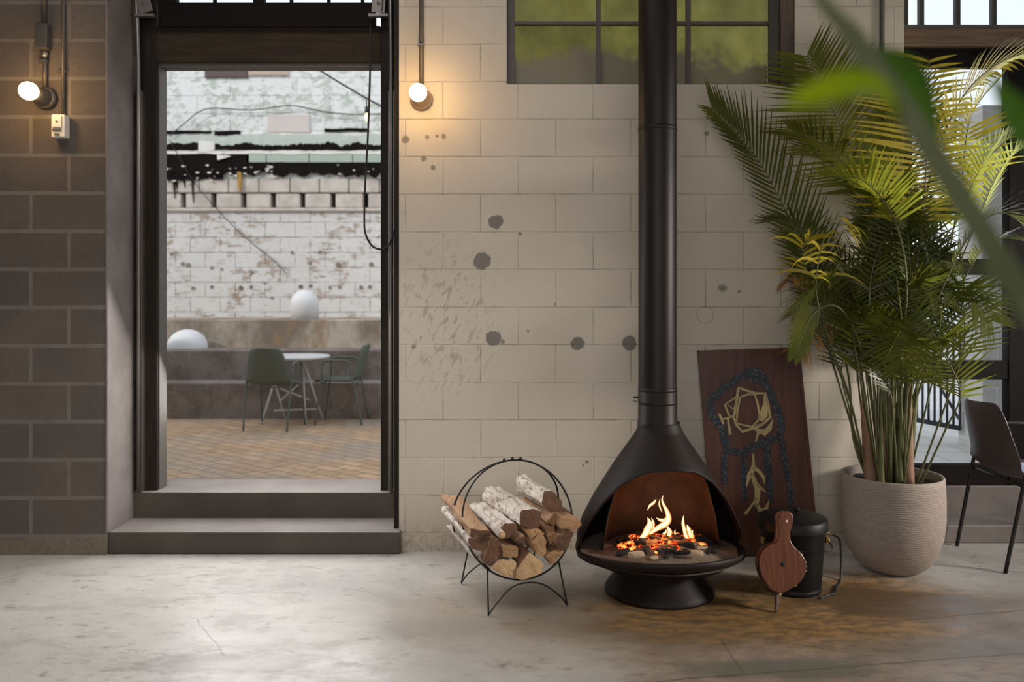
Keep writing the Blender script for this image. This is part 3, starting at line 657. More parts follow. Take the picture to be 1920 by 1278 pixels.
# cables
o = mk('wall_cable', MB().tube(bez([C(318, 255, 11.2), C(345, 232, 11.2), C(388, 204, 11.2), (C(470, 206, 11.2)), C(545, 198, 11.2), C(600, 208, 11.2), C(650, 214, 11.2), C(720, 214, 11.2)], 50), .0075, 6), 'rubber'); tag(o, 'thin dark cable sagging across the peeling upper courtyard wall', 'cable')
o = mk('slanting_wire', MB().tube(bez([C(318, 262, 11.16), C(360, 335, 11.2), C(410, 395, 11.2), C(460, 445, 11.2), C(515, 490, 11.2), C(540, 515, 11.28)], 30), .0055, 6), 'rubber'); tag(o, 'thin slanting wire running down the white courtyard wall', 'wire')
L = root('string_light', P(640, 165, 9.0), 'string light cable with small bulbs strung across the courtyard top right', 'string light')
mk('cable', MB().tube(bez([P(560, 100, 9.4), P(600, 132, 9.2), P(687, 184, 9.0), P(760, 222, 8.8)], 30), .010, 6), 'rubber', L)
g = MB().tube([P(687, 184, 9.0), P(687.5, 200, 9.0)], .006, 6); g.tube([P(687.5, 200, 9), P(687.5, 212, 9)], [.018, .022], 8); mk('socket', g, 'rubber', L)
mk('bulb', MB().ball(P(688, 219, 9.0), .034, 12, 8, (.75, .75, 1.4)), 'string_bulb_glow', L)
# dome stools / bollards
def dome(px, pb, pt, Y, wpx, tall, lab):
    sc = F / Y; r = wpx/2/sc; base = P(px, pb, Y); h = (pb-pt)/sc
    prof = [(r*.99, 0), (r, h-r if tall else .03)]
    for k in range(1, 13):
        a = math.pi/2*k/12; prof.append((max(r*math.cos(a), .0001), (max(h-r, .0) if tall else .03) + (r if tall else h-.03)*math.sin(a)))
    o = mk('dome_bollard', MB().lathe([(0.0001, 0)] + prof, base, 32), 'dome_white'); return tag(o, lab, 'bollard', 'white dome bollards in the courtyard')
dome(571, 599.5, 543, 10.35, 52, True, 'tall white rounded dome bollard on the top concrete tier')
dome(351.5, 655.2, 617, 9.825, 73, False, 'low wide white dome bollard on the middle concrete tier at left')

structure('wall_sun_blocker', MB().box((-14, 4.6, -.2), (LX-.3, YO, 4.6)), 'room_paint', 'added unseen outer wall left of the facade, keeping sun off the courtyard', 'wall')  # added out of view to block the sun from the paving
# ---- shell chairs
def chair(name, shell, steel, loc, rz, label, group=None, cushion=False):
    R = root(name, loc, label, 'chair', group, rz)
    prof = [(.25, .435, .20), (.22, .452, .225), (.10, .447, .236), (-.06, .440, .240), (-.15, .450, .240), (-.205, .49, .236), (-.235, .56, .226), (-.262, .66, .207), (-.285, .75, .190), (-.300, .81, .165), (-.305, .835, .13)]
    def fn(u, v):
        x = v * (len(prof)-1); k = min(int(x), len(prof)-2); t = x-k
        y, z, w = (prof[k][i]*(1-t) + prof[k+1][i]*t for i in range(3)); s = u*2-1; b = min(1, max(0, (z-.44)/.12))
        return Vector((s*w, y + .055*b*s*s, z + (1-b)*.03*s*s))
    mk('shell', MB().grid(fn, 14, 30), shell, R, True, solid=.009, sub=1)
    for sx in (-1, 1):
        mk('leg', MB().tube(bez([(sx*.235, .23, .0), (sx*.225, .175, .40), (sx*.222, .155, .62)], 10), .010, 8), steel, R, True)
        mk('leg', MB().tube(bez([(sx*.226, -.26, .0), (sx*.232, -.18, .40), (sx*.236, -.135, .62)], 10), .010, 8), steel, R, True)
        mk('armrest', MB().tube(bez([(sx*.222, .155, .62), (sx*.222, .145, .655), (sx*.223, .11, .675), (sx*.228, 0, .678), (sx*.234, -.09, .675), (sx*.236, -.125, .655), (sx*.236, -.135, .62)], 24), .011, 8), steel, R, True)
    mk('seat_bar', MB().tube([(-.224, .165, .437), (.224, .165, .437)], .009, 8), steel, R, True); mk('seat_bar', MB().tube([(-.233, -.17, .432), (.233, -.17, .432)], .009, 8), steel, R, True)
    if cushion:
        def cf(u, v): a = u*2*math.pi; r = .19*min(1, v*1.02); return Vector((math.cos(a)*r, .05 + math.sin(a)*r, .462 + .012*(1-v**4)))
        mk('seat_pad', MB().grid(cf, 24, 6), 'chair_cushion', R, True, label='blue grey seat pad', solid=.012)
    return R
ca = chair('shell_armchair', 'chair_green', 'chair_green_steel', (-2.435, 8.55, PZ), math.radians(-6), 'dark green shell armchair turned away, before the white courtyard table', 'green courtyard armchairs')
cb = dup(ca, (-1.83, 8.93, PZ), math.radians(90), 'green shell armchair seen from the side, right of the courtyard table', 'green courtyard armchairs')
cc = chair('shell_armchair', 'chair_brown', 'black_steel', (2.72, 4.375, 0), math.radians(-90), 'dark brown shell armchair with black legs beside the potted palm', cushion=True)
# ---- folding table
T = root('folding_table', (-2.33, 8.95, PZ), 'round white folding table between the green courtyard chairs', 'table')
mk('tabletop', MB().lathe([(.0001, .685), (.355, .685), (.365, .69), (.365, .708), (.355, .714), (.0001, .714)], (-2.33, 8.95, PZ), 40), 'table_white', T)
tx, ty = -2.40, 8.95
for a, b in (((-.25, -.16), (-.10, .10)), ((.22, -.16), (.12, .10)), ((-.08, .16), (-.22, -.04)), ((.33, .16), (.16, -.04))):
    mk('leg', MB().tube([(tx+a[0], ty+a[1], PZ), (tx+b[0], ty+b[1], PZ+.687)], .011, 8), 'table_white', T)
for p, q in (((-.16, .0, .12), (.30, .13, .12)), ((-.18, -.03, .40), (.2, .1, .22)), ((-.1, .03, .22), (.2, -.05, .48))):
    mk('cross_bar', MB().tube([(tx+p[0], ty+p[1], PZ+p[2]), (tx+q[0], ty+q[1], PZ+q[2])], .009, 8), 'table_white', T)

# ------------------------------------------------------------------ terrace outside the right door
TZ = .255
structure('ground_terrace', MB().box((1.7, YO, -.3), (9, 7.2, TZ)), 'terrace_paving', 'pale stone paving outside the glazed terrace door', 'paving')
structure('ground_street', MB().box((1.7, 7.2, -.4), (40, 40, -.1)), 'street', 'pale street surface beyond the terrace railing', 'street')
g = MB().box((3.45, 6.1, TZ), (4.3, 6.43, 2.78)); o = structure('pillar_terrace', g, ['pillar_block', 'pillar_block_side'], 'pale concrete block pillar at the end of the terrace railing', 'pillar')
for p in o.data.polygons:
    if abs(p.normal.x) > .9: p.material_index = 1
RL = root('terrace_railing', (3.3, 6.6, TZ), 'dark metal bar railing ending at the pale block pillar', 'railing')
a, b = Vector((3.425, 6.36, 0)), Vector((2.0, 11.6, 0)); dv = (b-a); n = 84
b = a + dv; 
for z, r_ in ((.37, .02), (1.14, .018)): mk('rail', MB().tube([a + Vector((0, 0, z)), b + Vector((0, 0, z))], r_, 4), 'railing', RL)
for k in range(n+1):
    q = a + dv*(k/n); mk('baluster', MB().tube([q + Vector((0, 0, .37)), q + Vector((0, 0, 1.14))], .0095, 6), 'railing', RL)
mk('brace', MB().tube([P(1760, 720, 6.7), P(1798, 785, 6.5)], .012, 6), 'railing', RL)
g = MB().box((3.0, 24, -.1), (14, 26, 2.4)); o = structure('backdrop_building', g, 'far_wall', 'pale low building across the street', 'building')
# ------------------------------------------------------------------ wall lamps, conduits, switch
def sconce(x, z, yw, lab, sk):
    R = root('wall_lamp', (x, yw, z), lab, 'wall lamp', 'bare bulb wall lamps')
    def lz(name, prof, m):
        g = MB(); vs = []; seg = 32
        for k in range(seg):
            a = 2*math.pi*k/seg
            for r, d in prof: vs.append((x + r*math.cos(a), yw - d, z + r*math.sin(a)))
        q = len(prof); g.add(vs, [(k*q+i, ((k+1) % seg)*q+i, ((k+1) % seg)*q+i+1, k*q+i+1) for k in range(seg) for i in range(q-1)], True); return mk(name, g, m, R)
    lz('base', [(.0001, 0), (.058, 0), (.060, .012), (.056, .03), (.050, .034), (.0001, .034)], sk)
    lz('socket', [(.048, .03), (.045, .06), (.036, .085), (.034, .125), (.028, .128), (.0001, .128)], sk)
    mk('bulb', MB().ball((x, yw-.168, z), .046, 24, 16, (1, 1.1, 1)), 'bulb_glow', R)
sconce(-2.482, 2.433, 4.44, 'bare glowing bulb in a dark round holder on the grey block wall', 'conduit')
sconce(-.489, 2.440, 4.5, 'bare glowing bulb in a round holder on the white block wall by the doorway', 'socket_brown')
def px_tube(px, y0, y1, yw, r): a = P(px, y0, yw); b = P(px, y1, yw); return [(a.x, yw-r, a.z), (b.x, yw-r, b.z)]
R = root('electrical_conduit', P(88, 75, 4.44), 'grey conduit with a junction box running up from the lamp on the grey wall', 'conduit')
a = P(86, 75, 4.44)
mk('pipe', MB().tube([(a.x, 4.425, CEIL-.02), (a.x, 4.425, a.z+.05)], .012, 10), 'conduit', R)
mk('pipe', MB().tube([(a.x+.004, 4.425, a.z-.05), (a.x+.004, 4.425, 2.49)], .012, 10), 'conduit', R)
mk('junction_box', MB().box((a.x-.03, 4.385, a.z-.06), (a.x+.035, 4.44, a.z+.075)), 'conduit', R, bev=.006)
g = MB().tube([(a.x+.004, 4.425, a.z-.06), (a.x+.004, 4.425, a.z-.095)], .018, 10); g.box((a.x-.03, 4.41, a.z-.125), (a.x+.02, 4.44, a.z-.112)); mk('fitting', g, 'galvanised', R)
R = root('electrical_conduit', P(121, 120, 4.44), 'thin grey conduit running down to the white switch box', 'conduit')
a = P(121, 120, 4.44)
mk('pipe', MB().tube([(a.x, 4.428, CEIL-.02), (a.x, 4.428, 2.345)], .010, 10), 'conduit', R)
mk('clip', MB().box((a.x-.035, 4.42, P(0, 135, 4.44).z-.006), (a.x+.012, 4.44, P(0, 135, 4.44).z+.006)), 'galvanised', R)
R = root('switch_box', P(114, 238, 4.44), 'small white switch box on the grey wall beside the lamp', 'switch box')
q = P(115, 238, 4.42)
mk('housing', MB().box((q.x-.036, 4.385, q.z-.062), (q.x+.036, 4.44, q.z+.06)), 'white_plastic', R, bev=.006)
mk('cover', MB().box((q.x-.028, 4.378, q.z-.01), (q.x+.022, 4.386, q.z+.052)), 'white_plastic', R, bev=.003)
g = MB().box((q.x-.026, 4.380, q.z-.028), (q.x+.018, 4.386, q.z-.016)); g.box((q.x-.016, 4.380, q.z-.05), (q.x+.010, 4.386, q.z-.042)); mk('slot', g, 'steel_frame', R)
mk('screw', MB().tube([(q.x-.002, 4.374, q.z+.022), (q.x-.002, 4.38, q.z+.022)], .006, 8), 'grey_steel', R)
a = P(790.5, 60, 4.5)
R = root('electrical_conduit', a, 'grey conduit running up from the lamp on the white wall', 'conduit')
mk('pipe', MB().tube([(a.x, 4.486, CEIL-.02), (a.x, 4.486, 2.50)], .0125, 10), 'conduit', R)
mk('clip', MB().box((a.x-.022, 4.47, P(0, 86, 4.5).z-.004), (a.x+.016, 4.5, P(0, 86, 4.5).z+.004)), 'galvanised', R)
a = P(1652, 60, 4.5)
R = root('electrical_conduit', a, 'grey conduit on the white wall above the potted palm', 'conduit')
mk('pipe', MB().tube([(a.x, 4.486, CEIL-.02), (a.x, 4.486, P(0, 330, 4.5).z)], .0125, 10), 'conduit', R)

# ------------------------------------------------------------------ stove
SX, SY = .692, 3.91; A0 = math.radians(6)
ST = root('fireplace_stove', (SX, SY, 0), 'black cone shaped freestanding steel fireplace with a burning fire and tall flue', 'fireplace')
HP = [(.20, .387), (.277, .380), (.34, .357), (.4427, .304), (.598, .207), (.70, .135), (.745, .105), (.778, .0925), (.80, .0925)]
def hr(z):
    if z <= HP[0][0]: return HP[0][1]
    for (a, ra), (b, rb) in zip(HP, HP[1:]):
        if z <= b: t_ = (z-a)/(b-a); return ra + (rb-ra)*t_
    return HP[-1][1]
HO = [(0, .603), (28, .594), (40, .575), (60, .522), (73, .435), (81, .33), (87, .225), (93, .20), (181, .20)]
def ho(f):
    f = abs(math.degrees(f))
    for (a, ra), (b, rb) in zip(HO, HO[1:]):
        if f <= b: t_ = (f-a)/(b-a); t_ = t_; return ra + (rb-ra)*t_
    return .20
def cyl(r, f, z): return Vector((SX + r*math.sin(f+A0), SY - r*math.cos(f+A0), z))
# smooth opening curve
NA = 144
hs = [ho(-math.pi + 2*math.pi*k/NA) for k in range(NA)]
for _ in range(3): hs = [(hs[k-1] + 2*hs[k] + hs[(k+1) % NA])/4 for k in range(NA)]
g = MB(); NV = 26; vs = []
for k in range(NA):
    f = -math.pi + 2*math.pi*k/NA
    for j in range(NV+1):
        z = hs[k] + (.79 - hs[k])*j/NV; vs.append(cyl(hr(z), f, z))
q = NV+1
g.add(vs, [(k*q+i, ((k+1) % NA)*q+i, ((k+1) % NA)*q+i+1, k*q+i+1) for k in range(NA) for i in range(NV)], True)
hood = mk('hood', g, 'stove_black', ST, solid=.007)
mk('hood_edge', MB().tube([cyl(hr(hs[k]), -math.pi + 2*math.pi*k/NA, hs[k]) for k in range(NA) if abs(-180 + 360*k/NA) < 93], .0055, 8), 'stove_black', hood)
def rimz(f): return .20 + .045*max(0, math.cos(f))
g = MB(); vs = []; BPf = lambda f: [(.17, .125), (.23, .135), (.31, .150), (.365, rimz(f)-.045), (.388, rimz(f)-.030), (.394, rimz(f)), (.386, rimz(f)+.002), (.378, rimz(f)-.012), (.355, .188), (.0001, .186)]
for k in range(NA):
    f = -math.pi + 2*math.pi*k/NA
    for r_, z in BPf(f): vs.append(cyl(r_, f, z))
q = 10; g.add(vs, [(k*q+i, ((k+1) % NA)*q+i, ((k+1) % NA)*q+i+1, k*q+i+1) for k in range(NA) for i in range(q-1)], True)
bowl = mk('hearth_bowl', g, 'stove_black', ST)
mk('pedestal_base', MB().lathe([(.16, .14), (.168, .125), (.20, .085), (.243, .032), (.255, .012), (.255, 0), (.0001, 0)], (SX, SY, 0), 64), 'stove_black', ST)
g = MB(); vs = []; n = 48
for k in range(n+1):
    f = math.radians(92 + 176*k/n)
    for r_, z in ((.283, .19), (.260, .34), (.222, .48), (.165, .60), (.12, .68)): vs.append(cyl(r_, f, z) + Vector((.016, 0, 0)))
g.add(vs, [(k*5+i, (k+1)*5+i, (k+1)*5+i+1, k*5+i+1) for k in range(n) for i in range(4)], True)
mk('fire_liner', g, 'rusty_liner', ST, label='rust brown steel liner', solid=.004)
PXc, PYc = .684, SY
flue = mk('flue_pipe', MB().lathe([(.089, .80), (.089, CEIL)], (PXc, PYc, 0), 48), 'pipe_black', ST)
mk('flue_collar', MB().lathe([(.0935, .765), (.0935, .792), (.091, .795), (.091, .945), (.0885, .948)], (PXc, PYc, 0), 48), 'pipe_black', flue)
for z in (2.165, .945, .885): mk('flue_joint', MB().lathe([(.0885, z-.012), (.0912, z-.010), (.0912, z+.006), (.0885, z+.008)], (PXc, PYc, 0), 48), 'pipe_black', flue)
mk('flue_damper', MB().tube([(PXc-.088, PYc, .905), (PXc-.115, PYc, .905), (PXc-.115, PYc-.005, .89), (PXc-.10, PYc-.01, .885)], .005, 8), 'galvanised', flue)
# hearth contents
rf_ = random.Random(12)
def hump(x, y): d = math.hypot(x-SX-.03, (y-SY+.03)*1.1); return .19 + .05*max(0, 1-(d/.26)**2)
def af(u, v):
    a = u*2*math.pi; r_ = .372*v; x = SX + r_*math.cos(a); y = SY + r_*math.sin(a)
    return Vector((x, y, hump(x, y) + .007*mnoise.noise(Vector((x*60, y*60, 0)))*(1-v**6)))
o = mk('ash_bed', MB().grid(af, 64, 26), 'ash'); tag(o, 'bed of pale ash and cinders in the fireplace bowl', 'ash', kind='stuff')
def lump(name, c, size, m, lab, cat, grp, seed, long=1.0, yaw=0, pitch=0):
    g = MB(); r_ = random.Random(seed); sc = (size*long, size*.62, size*.5); vs = []; seg, rg = 12, 8
    rot = Matrix.Rotation(yaw, 3, 'Z') @ Matrix.Rotation(pitch, 3, 'Y')
    for i in range(rg+1):
        th = math.pi*i/rg
        for k in range(seg):
            a = 2*math.pi*k/seg
            d = Vector((math.cos(th), math.sin(th)*math.cos(a), math.sin(th)*math.sin(a)))
            d = Vector([math.copysign(abs(x)**.55, x) for x in d]); d *= 1 + .28*mnoise.noise(d*1.7 + Vector((seed*3.3, 0, seed)))
            vs.append(Vector(c) + rot @ Vector((d.x*sc[0], d.y*sc[1], d.z*sc[2])))
    g.add(vs, [(i*seg+k, (i+1)*seg+k, (i+1)*seg+(k+1) % seg, i*seg+(k+1) % seg) for i in range(rg) for k in range(seg)], False)
    o = mk(name, g, m); return tag(o, lab, cat, grp)
def fz(zx, zy, Y): return P(1120 + zx/7.1, 900 + zy/7.1, Y)
k = 0
for zx, zy, Y, s_, L_, yw_ in ((330, 780, 4.0, .019, 1.6, .5), (400, 730, 4.03, .016, 1.5, 1.2), (440, 790, 3.98, .017, 1.4, -.5), (510, 710, 4.05, .020, 1.3, .3), (340, 960, 3.70, .022, 1.5, .3), (560, 830, 3.86, .018, 1.8, -.2), (650, 930, 3.72, .022, 1.3, 1.1), (610, 800, 3.92, .016, 1.6, .7), (770, 800, 3.92, .018, 1.5, -.4), (850, 940, 3.74, .019, 1.5, .2), (960, 930, 3.74, .020, 1.7, -.2), (930, 840, 3.86, .017, 1.6, .5), (1060, 800, 3.92, .017, 1.9, -.3), (1180, 860, 3.82, .026, 1.4, -.4), (1160, 960, 3.72, .018, 1.8, -.7), (1080, 1020, 3.64, .014, 1.8, .4), (1380, 770, 4.0, .022, 1.5, .2), (1480, 810, 3.97, .018, 1.4, -.3), (1320, 740, 4.05, .018, 1.8, .1), (740, 760, 3.98, .016, 1.8, .2), (1000, 770, 3.98, .018, 2.0, 0.0), (1240, 700, 4.06, .017, 1.7, .1), (880, 770, 3.98, .018, 1.6, .9)):
    q = fz(zx, zy, Y); z = max(q.z, hump(q.x, q.y) + s_*.2)
    lump('charred_wood', (q.x, q.y, z), s_, 'char', 'black charred lump of wood in the fireplace embers', 'charred wood', 'charred lumps in the fire', k, L_, yw_, rf_.uniform(-.3, .3)); k += 1
for zx, zy, Y, s_, L_, yw_ in ((380, 860, 3.84, .026, 1.5, .2), (470, 900, 3.80, .014, 1.2, .6), (760, 880, 3.80, .020, 1.2, 1.0), (830, 780, 3.96, .018, 1.5, .2), (930, 920, 3.77, .014, 1.2, .4), (860, 860, 3.84, .018, 1.4, .5), (1010, 860, 3.84, .017, 1.4, -.2), (1050, 900, 3.78, .016, 1.2, .4), (1010, 740, 4.0, .020, 2.0, .1), (1090, 760, 4.0, .016, 1.6, 0), (1320, 748, 4.02, .012, 2.8, .05), (700, 790, 3.95, .015, 1.5, .7), (450, 750, 4.03, .018, 1.4, .2), (600, 760, 4.0, .016, 1.5, .3), (800, 940, 3.74, .013, 1.3, .9)):
    q = fz(zx, zy, Y); z = max(q.z, hump(q.x, q.y) + s_*.2)
    lump('glowing_ember', (q.x, q.y, z), s_, 'ember_glow', 'red glowing ember among the charred wood in the fireplace', 'ember', 'glowing embers in the fire', k, L_, yw_, rf_.uniform(-.2, .2)); k += 1
for zx, zy, Y, s_, L_, yw_, lab in ((520, 985, 3.66, .027, 1.25, .1, 'pale rounded unburnt wood chunk at the front left of the fire'), (1320, 970, 3.70, .024, 1.3, -.1, 'pale squared unburnt wood chunk at the front right of the fire'), (1390, 895, 3.80, .013, 2.0, .1, 'small pale stick end lying behind the squared chunk in the fire'), (760, 1030, 3.62, .014, 1.3, .3, 'small pale wood chip at the front centre of the fire'), (1290, 845, 3.86, .016, 1.3, .8, 'small tan wood chip leaning under the right flame')):
    q = fz(zx, zy, Y); z = max(q.z, hump(q.x, q.y) + s_*.2)
    lump('wood_chunk', (q.x, q.y, z), s_, 'pale_wood', lab, 'wood chunk', 'unburnt wood chunks in the fire', k, L_, yw_); k += 1
for j in range(46):
    a_ = rf_.uniform(0, 6.28); d_ = .20*math.sqrt(rf_.random()); x_ = SX+.03+d_*1.15*math.cos(a_); y_ = SY+.0+d_*math.sin(a_); s_ = rf_.uniform(.008, .018)
    if j % 5 in (1, 3) and d_ < .15: lump('glowing_ember', (x_, y_, hump(x_, y_)+s_*.3), s_, 'ember_glow', 'red glowing ember among the charred wood in the fireplace', 'ember', 'glowing embers in the fire', k, rf_.uniform(1, 2), a_*3, .1)
    else: lump('charred_wood', (x_, y_, hump(x_, y_)+s_*.3), s_, 'char', 'black charred lump of wood in the fireplace embers', 'charred wood', 'charred lumps in the fire', k, rf_.uniform(1, 2), a_*3, .1)
    k += 1
FLM = root('fire_flames', (SX, 3.95, .22), 'bright orange flames rising from the embers in the fireplace', 'flames')
def flame(pts, ws, Y, h0, h1):
    c = bez([fz(x, y, Y) for x, y in pts], 22); n = len(c); m = len(ws)-1; rr = []
    for i in range(n):
        u = i/(n-1)*m; j = min(int(u), m-1); rr.append(max(.0004, (ws[j] + (ws[j+1]-ws[j])*(u-j))/7.1/2/F*Y))
    g = MB().tube(c, rr, 12, flat=.55, up=(1, 0, 0))
    for i in range(n):
        for _ in range(12): g.heat.append(h0 + (h1-h0)*i/(n-1))
    mk('flame_tongue', g, 'flame', FLM)
flame([(540, 800), (620, 740), (670, 660), (700, 580), (670, 495)], [30, 80, 110, 85, 8], 3.95, .1, .75)
flame([(640, 760), (680, 690), (735, 620), (745, 560), (720, 500)], [40, 60, 55, 35, 5], 3.97, .4, .85)
flame([(690, 720), (800, 640), (900, 585), (950, 520), (930, 420), (885, 330), (862, 260), (878, 200)], [30, 70, 95, 80, 60, 36, 22, 3], 3.94, .15, 1.0)
flame([(945, 470), (905, 530), (840, 530), (785, 500)], [30, 60, 45, 4], 3.96, .5, .8)
flame([(665, 400), (700, 340), (750, 300), (785, 250)], [4, 34, 40, 4], 3.95, .85, 1.0)
flame([(865, 430), (838, 370), (825, 310), (835, 245)], [3, 20, 24, 3], 3.93, .85, 1.0)
flame([(1220, 800), (1180, 740), (1155, 640), (1140, 560), (1150, 465)], [30, 56, 50, 42, 4], 3.96, .3, .85)
flame([(1250, 790), (1235, 720), (1215, 650), (1195, 590)], [30, 60, 62, 5], 3.95, .15, .6)
flame([(950, 740), (965, 690), (945, 640), (925, 600)], [60, 70, 40, 4], 3.95, .1, .6)
flame([(1040, 720), (1030, 690), (1040, 655)], [26, 24, 3], 3.95, .3, .7)
flame([(1270, 740), (1262, 690), (1275, 660)], [24, 22, 3], 3.97, .5, .8)
flame([(880, 720), (910, 690), (915, 650)], [40, 34, 3], 3.98, .4, .8)

# ------------------------------------------------------------------ log rack
ex, ey = Vector((.944, .33, 0)), Vector((-.33, .944, 0)); RO = Vector((.0015, 3.85, 0)); zT, zB, sp_ = .622, .125, .17
LR = root('log_rack', RO, 'round black wire log rack holding split firewood beside the fireplace', 'log rack')
RR = math.hypot(sp_, zT-zB)/2
def ring_pts(s, n=72, r=RR):
    top = RO + Vector((0, 0, zT)); bot = RO + ey*(s*sp_) + Vector((0, 0, zB)); ce = (top+bot)/2; up = (top-bot).normalized()
    return [ce + ex*(r*math.cos(2*math.pi*k/n)) + up*(r*math.sin(2*math.pi*k/n)) for k in range(n)]
for s in (-1, 1):
    mk('ring', MB().tube(ring_pts(s), .0043, 8, closed=True), 'black_steel', LR)
    fm = RO + ey*(s*.215); rp = ring_pts(s)
    for t_ in (-1, 1):
        foot = fm + ex*(t_*.184); a = math.radians(-90 + t_*38); i = int(round(((a/(2*math.pi)) % 1)*72)) % 72
        mk('leg', MB().tube([foot + Vector((0, 0, .003)), rp[i]], .0038, 8), 'black_steel', LR)
    arch = [fm + ex*(-.184) + Vector((0, 0, .006)), fm*.985 + RO*.015 + ex*(-.145) + Vector((0, 0, .052)), fm*.9 + RO*.1 + ex*(-.075) + Vector((0, 0, .102)), fm*.84 + RO*.16 + Vector((0, 0, .113)), fm*.9 + RO*.1 + ex*.075 + Vector((0, 0, .102)), fm*.985 + RO*.015 + ex*.145 + Vector((0, 0, .052)), fm + ex*.184 + Vector((0, 0, .006))]
    mk('arch_brace', MB().tube(bez(arch, 40), .0036, 8), 'black_steel', LR)
g = MB()
for x in (-.04, 0, .04): g.ball(RO + ex*x + Vector((0, 0, zT+.008 - abs(x)*.09)), .0075, 10, 8)
mk('top_knob', g, 'black_steel', LR)
for s in (-1, 1):
    mk('cross_rod', MB().tube([ring_pts(-1)[54 + s*7], ring_pts(1)[54 + s*7]], .0045, 8), 'black_steel', LR)
def lz_(zx, zy, d):     # photo point -> plane across the rack at distance d along ey
    px, py = 800 + zx/3.55, 820 + zy/3.55; r = Vector(((px-960)/F, 1, -(py-HY)/F)); o0 = Vector((0, 0, CAMH))
    pt = RO + ey*d; t_ = (pt-o0).dot(ey)/r.dot(ey); return o0 + r*t_
def log(poly, d, L_, side, end, lab, yaw=0.0, pitch=0.0, shrink=1.04, seed=0):
    pts = [lz_(x, y, d) for x, y in poly]; c = sum(pts, Vector())/len(pts); pts = [c + (p-c)*shrink for p in pts]
    n = 28; per = [0]
    for i in range(len(pts)): per.append(per[-1] + (pts[(i+1) % len(pts)]-pts[i]).length)
    res = []
    for k in range(n):
        u = per[-1]*k/n
        for i in range(len(pts)):
            if per[i] <= u < per[i+1] or i == len(pts)-1:
                t_ = (u-per[i])/max(per[i+1]-per[i], 1e-9); res.append(pts[i].lerp(pts[(i+1) % len(pts)], min(1, max(0, t_)))); break
    sm = [(res[k-1] + res[k]*4 + res[(k+1) % n])/6 for k in range(n)]
    di = (ey + ex*yaw + Vector((0, 0, pitch))).normalized(); NL = 18; vs = []
    for j in range(NL+1):
        for k in range(n):
            p = sm[k] + di*(L_*j/NL); pl = Vector((p.dot(ex)*32, p.dot(ey)*6, p.z*32)); w = mnoise.noise(pl + Vector((seed*2.7, 0, 0)))*.015 + mnoise.noise(p*40)*.004
            vs.append(p + (sm[k]-c).normalized()*(w - .002)*(1 if 0 < j else .6))
    f = [(j*n+k, j*n+(k+1) % n, (j+1)*n+(k+1) % n, (j+1)*n+k) for j in range(NL) for k in range(n)]
    f.append(tuple(NL*n+k for k in range(n)))
    o = mk('firewood_log', MB().add(vs, f, False), side)
    tag(o, lab, 'log', 'split logs in the wire rack')
    e = MB(); cc = sum(vs[:n], Vector())/n - di*.0015
    e.add(vs[:n] + [v.lerp(cc, .5) - di*(.001 + .003*rl.random()) for v in vs[:n]] + [cc], [(k, (k+1) % n, n+(k+1) % n, n+k) for k in range(n)] + [(n+k, n+(k+1) % n, 2*n) for k in range(n)])
    mk('cut_end', e, end, o); return o
rl = random.Random(4)
B, S = 'birch_bark', 'split_wood'; E, ED, EL = 'log_end', 'log_end_dark', 'log_end_light'
logs = [
 ([(785,350),(850,362),(900,420),(890,490),(820,500),(765,440)], -.13, .36, B, ED, 'pale barked log on top of the rack at right, dark cut end', 0, .0),
 ([(628,485),(690,478),(762,490),(755,590),(700,600),(615,585)], -.16, .42, B, ED, 'white barked square log at the top centre of the rack', -.10, .04),
 ([(480,610),(520,570),(605,580),(600,630),(570,660),(500,670)], -.16, .38, B, ED, 'white log left of the square top log, dark slanted end', -.08, .04),
 ([(288,603),(425,620),(432,655),(285,662)], -.19, .40, S, ED, 'flat reddish split log lying on top at the left of the rack', -.05, .16),
 ([(280,668),(430,662),(375,745),(290,735)], -.19, .40, B, ED, 'wedge log with dark triangular end under the flat left log', -.05, .12),
 ([(380,828),(440,655),(490,690),(498,785),(440,850)], -.17, .36, S, ED, 'dark tall wedge log at the left below the round stick', 0, 0),
 ([(500,720),(610,730),(600,795),(505,790)], -.18, .36, S, E, 'short rectangular orange end log in the middle of the stack', 0, 0),
 ([(425,868),(500,815),(600,822),(590,940),(500,918)], -.18, .36, B, EL, 'pale wedge log at the bottom left of the rack', 0, 0),
 ([(596,938),(590,900),(680,760),(785,850),(750,905),(660,948)], -.19, .36, S, EL, 'largest pale triangular log at the bottom centre of the rack', 0, 0),
 ([(690,690),(755,640),(800,700),(785,795),(740,780)], -.17, .36, S, E, 'rounded tan log right of centre above the bottom triangle log', 0, 0),
 ([(655,615),(735,602),(785,640),(700,685)], -.16, .36, S, E, 'thin tan log directly below the square top log', 0, 0),
 ([(785,565),(850,510),(876,540),(850,590)], -.15, .36, S, E, 'thin orange wedge log under the top right log', 0, 0),
 ([(790,600),(852,585),(850,660),(820,720)], -.16, .36, S, E, 'narrow upright log between the right side logs', 0, 0),
 ([(890,520),(985,510),(1032,575),(970,628),(888,600)], -.20, .37, S, E, 'orange ended log jutting out at the far right of the rack', 0, 0),
 ([(850,705),(862,650),(980,632),(950,715),(900,765)], -.19, .36, S, ED, 'reddish log at the right below the jutting orange log', 0, 0),
 ([(790,795),(860,740),(905,770),(835,845)], -.18, .36, S, E, 'small tan log at the lower right of the rack', 0, 0),
 ([(580,680),(655,652),(662,712),(615,712)], -.17, .36, S, ED, 'small reddish wedge log near the centre of the stack', 0, 0),
 ([(272,745),(370,752),(385,800),(375,845),(320,810)], -.12, .34, B, B, 'white barked log tucked low at the left edge of the rack', -.03, .06),
 ([(900,470),(960,490),(985,512),(890,520),(850,505)], -.12, .34, S, ED, 'dark log behind the jutting orange log at upper right', 0, 0),
]
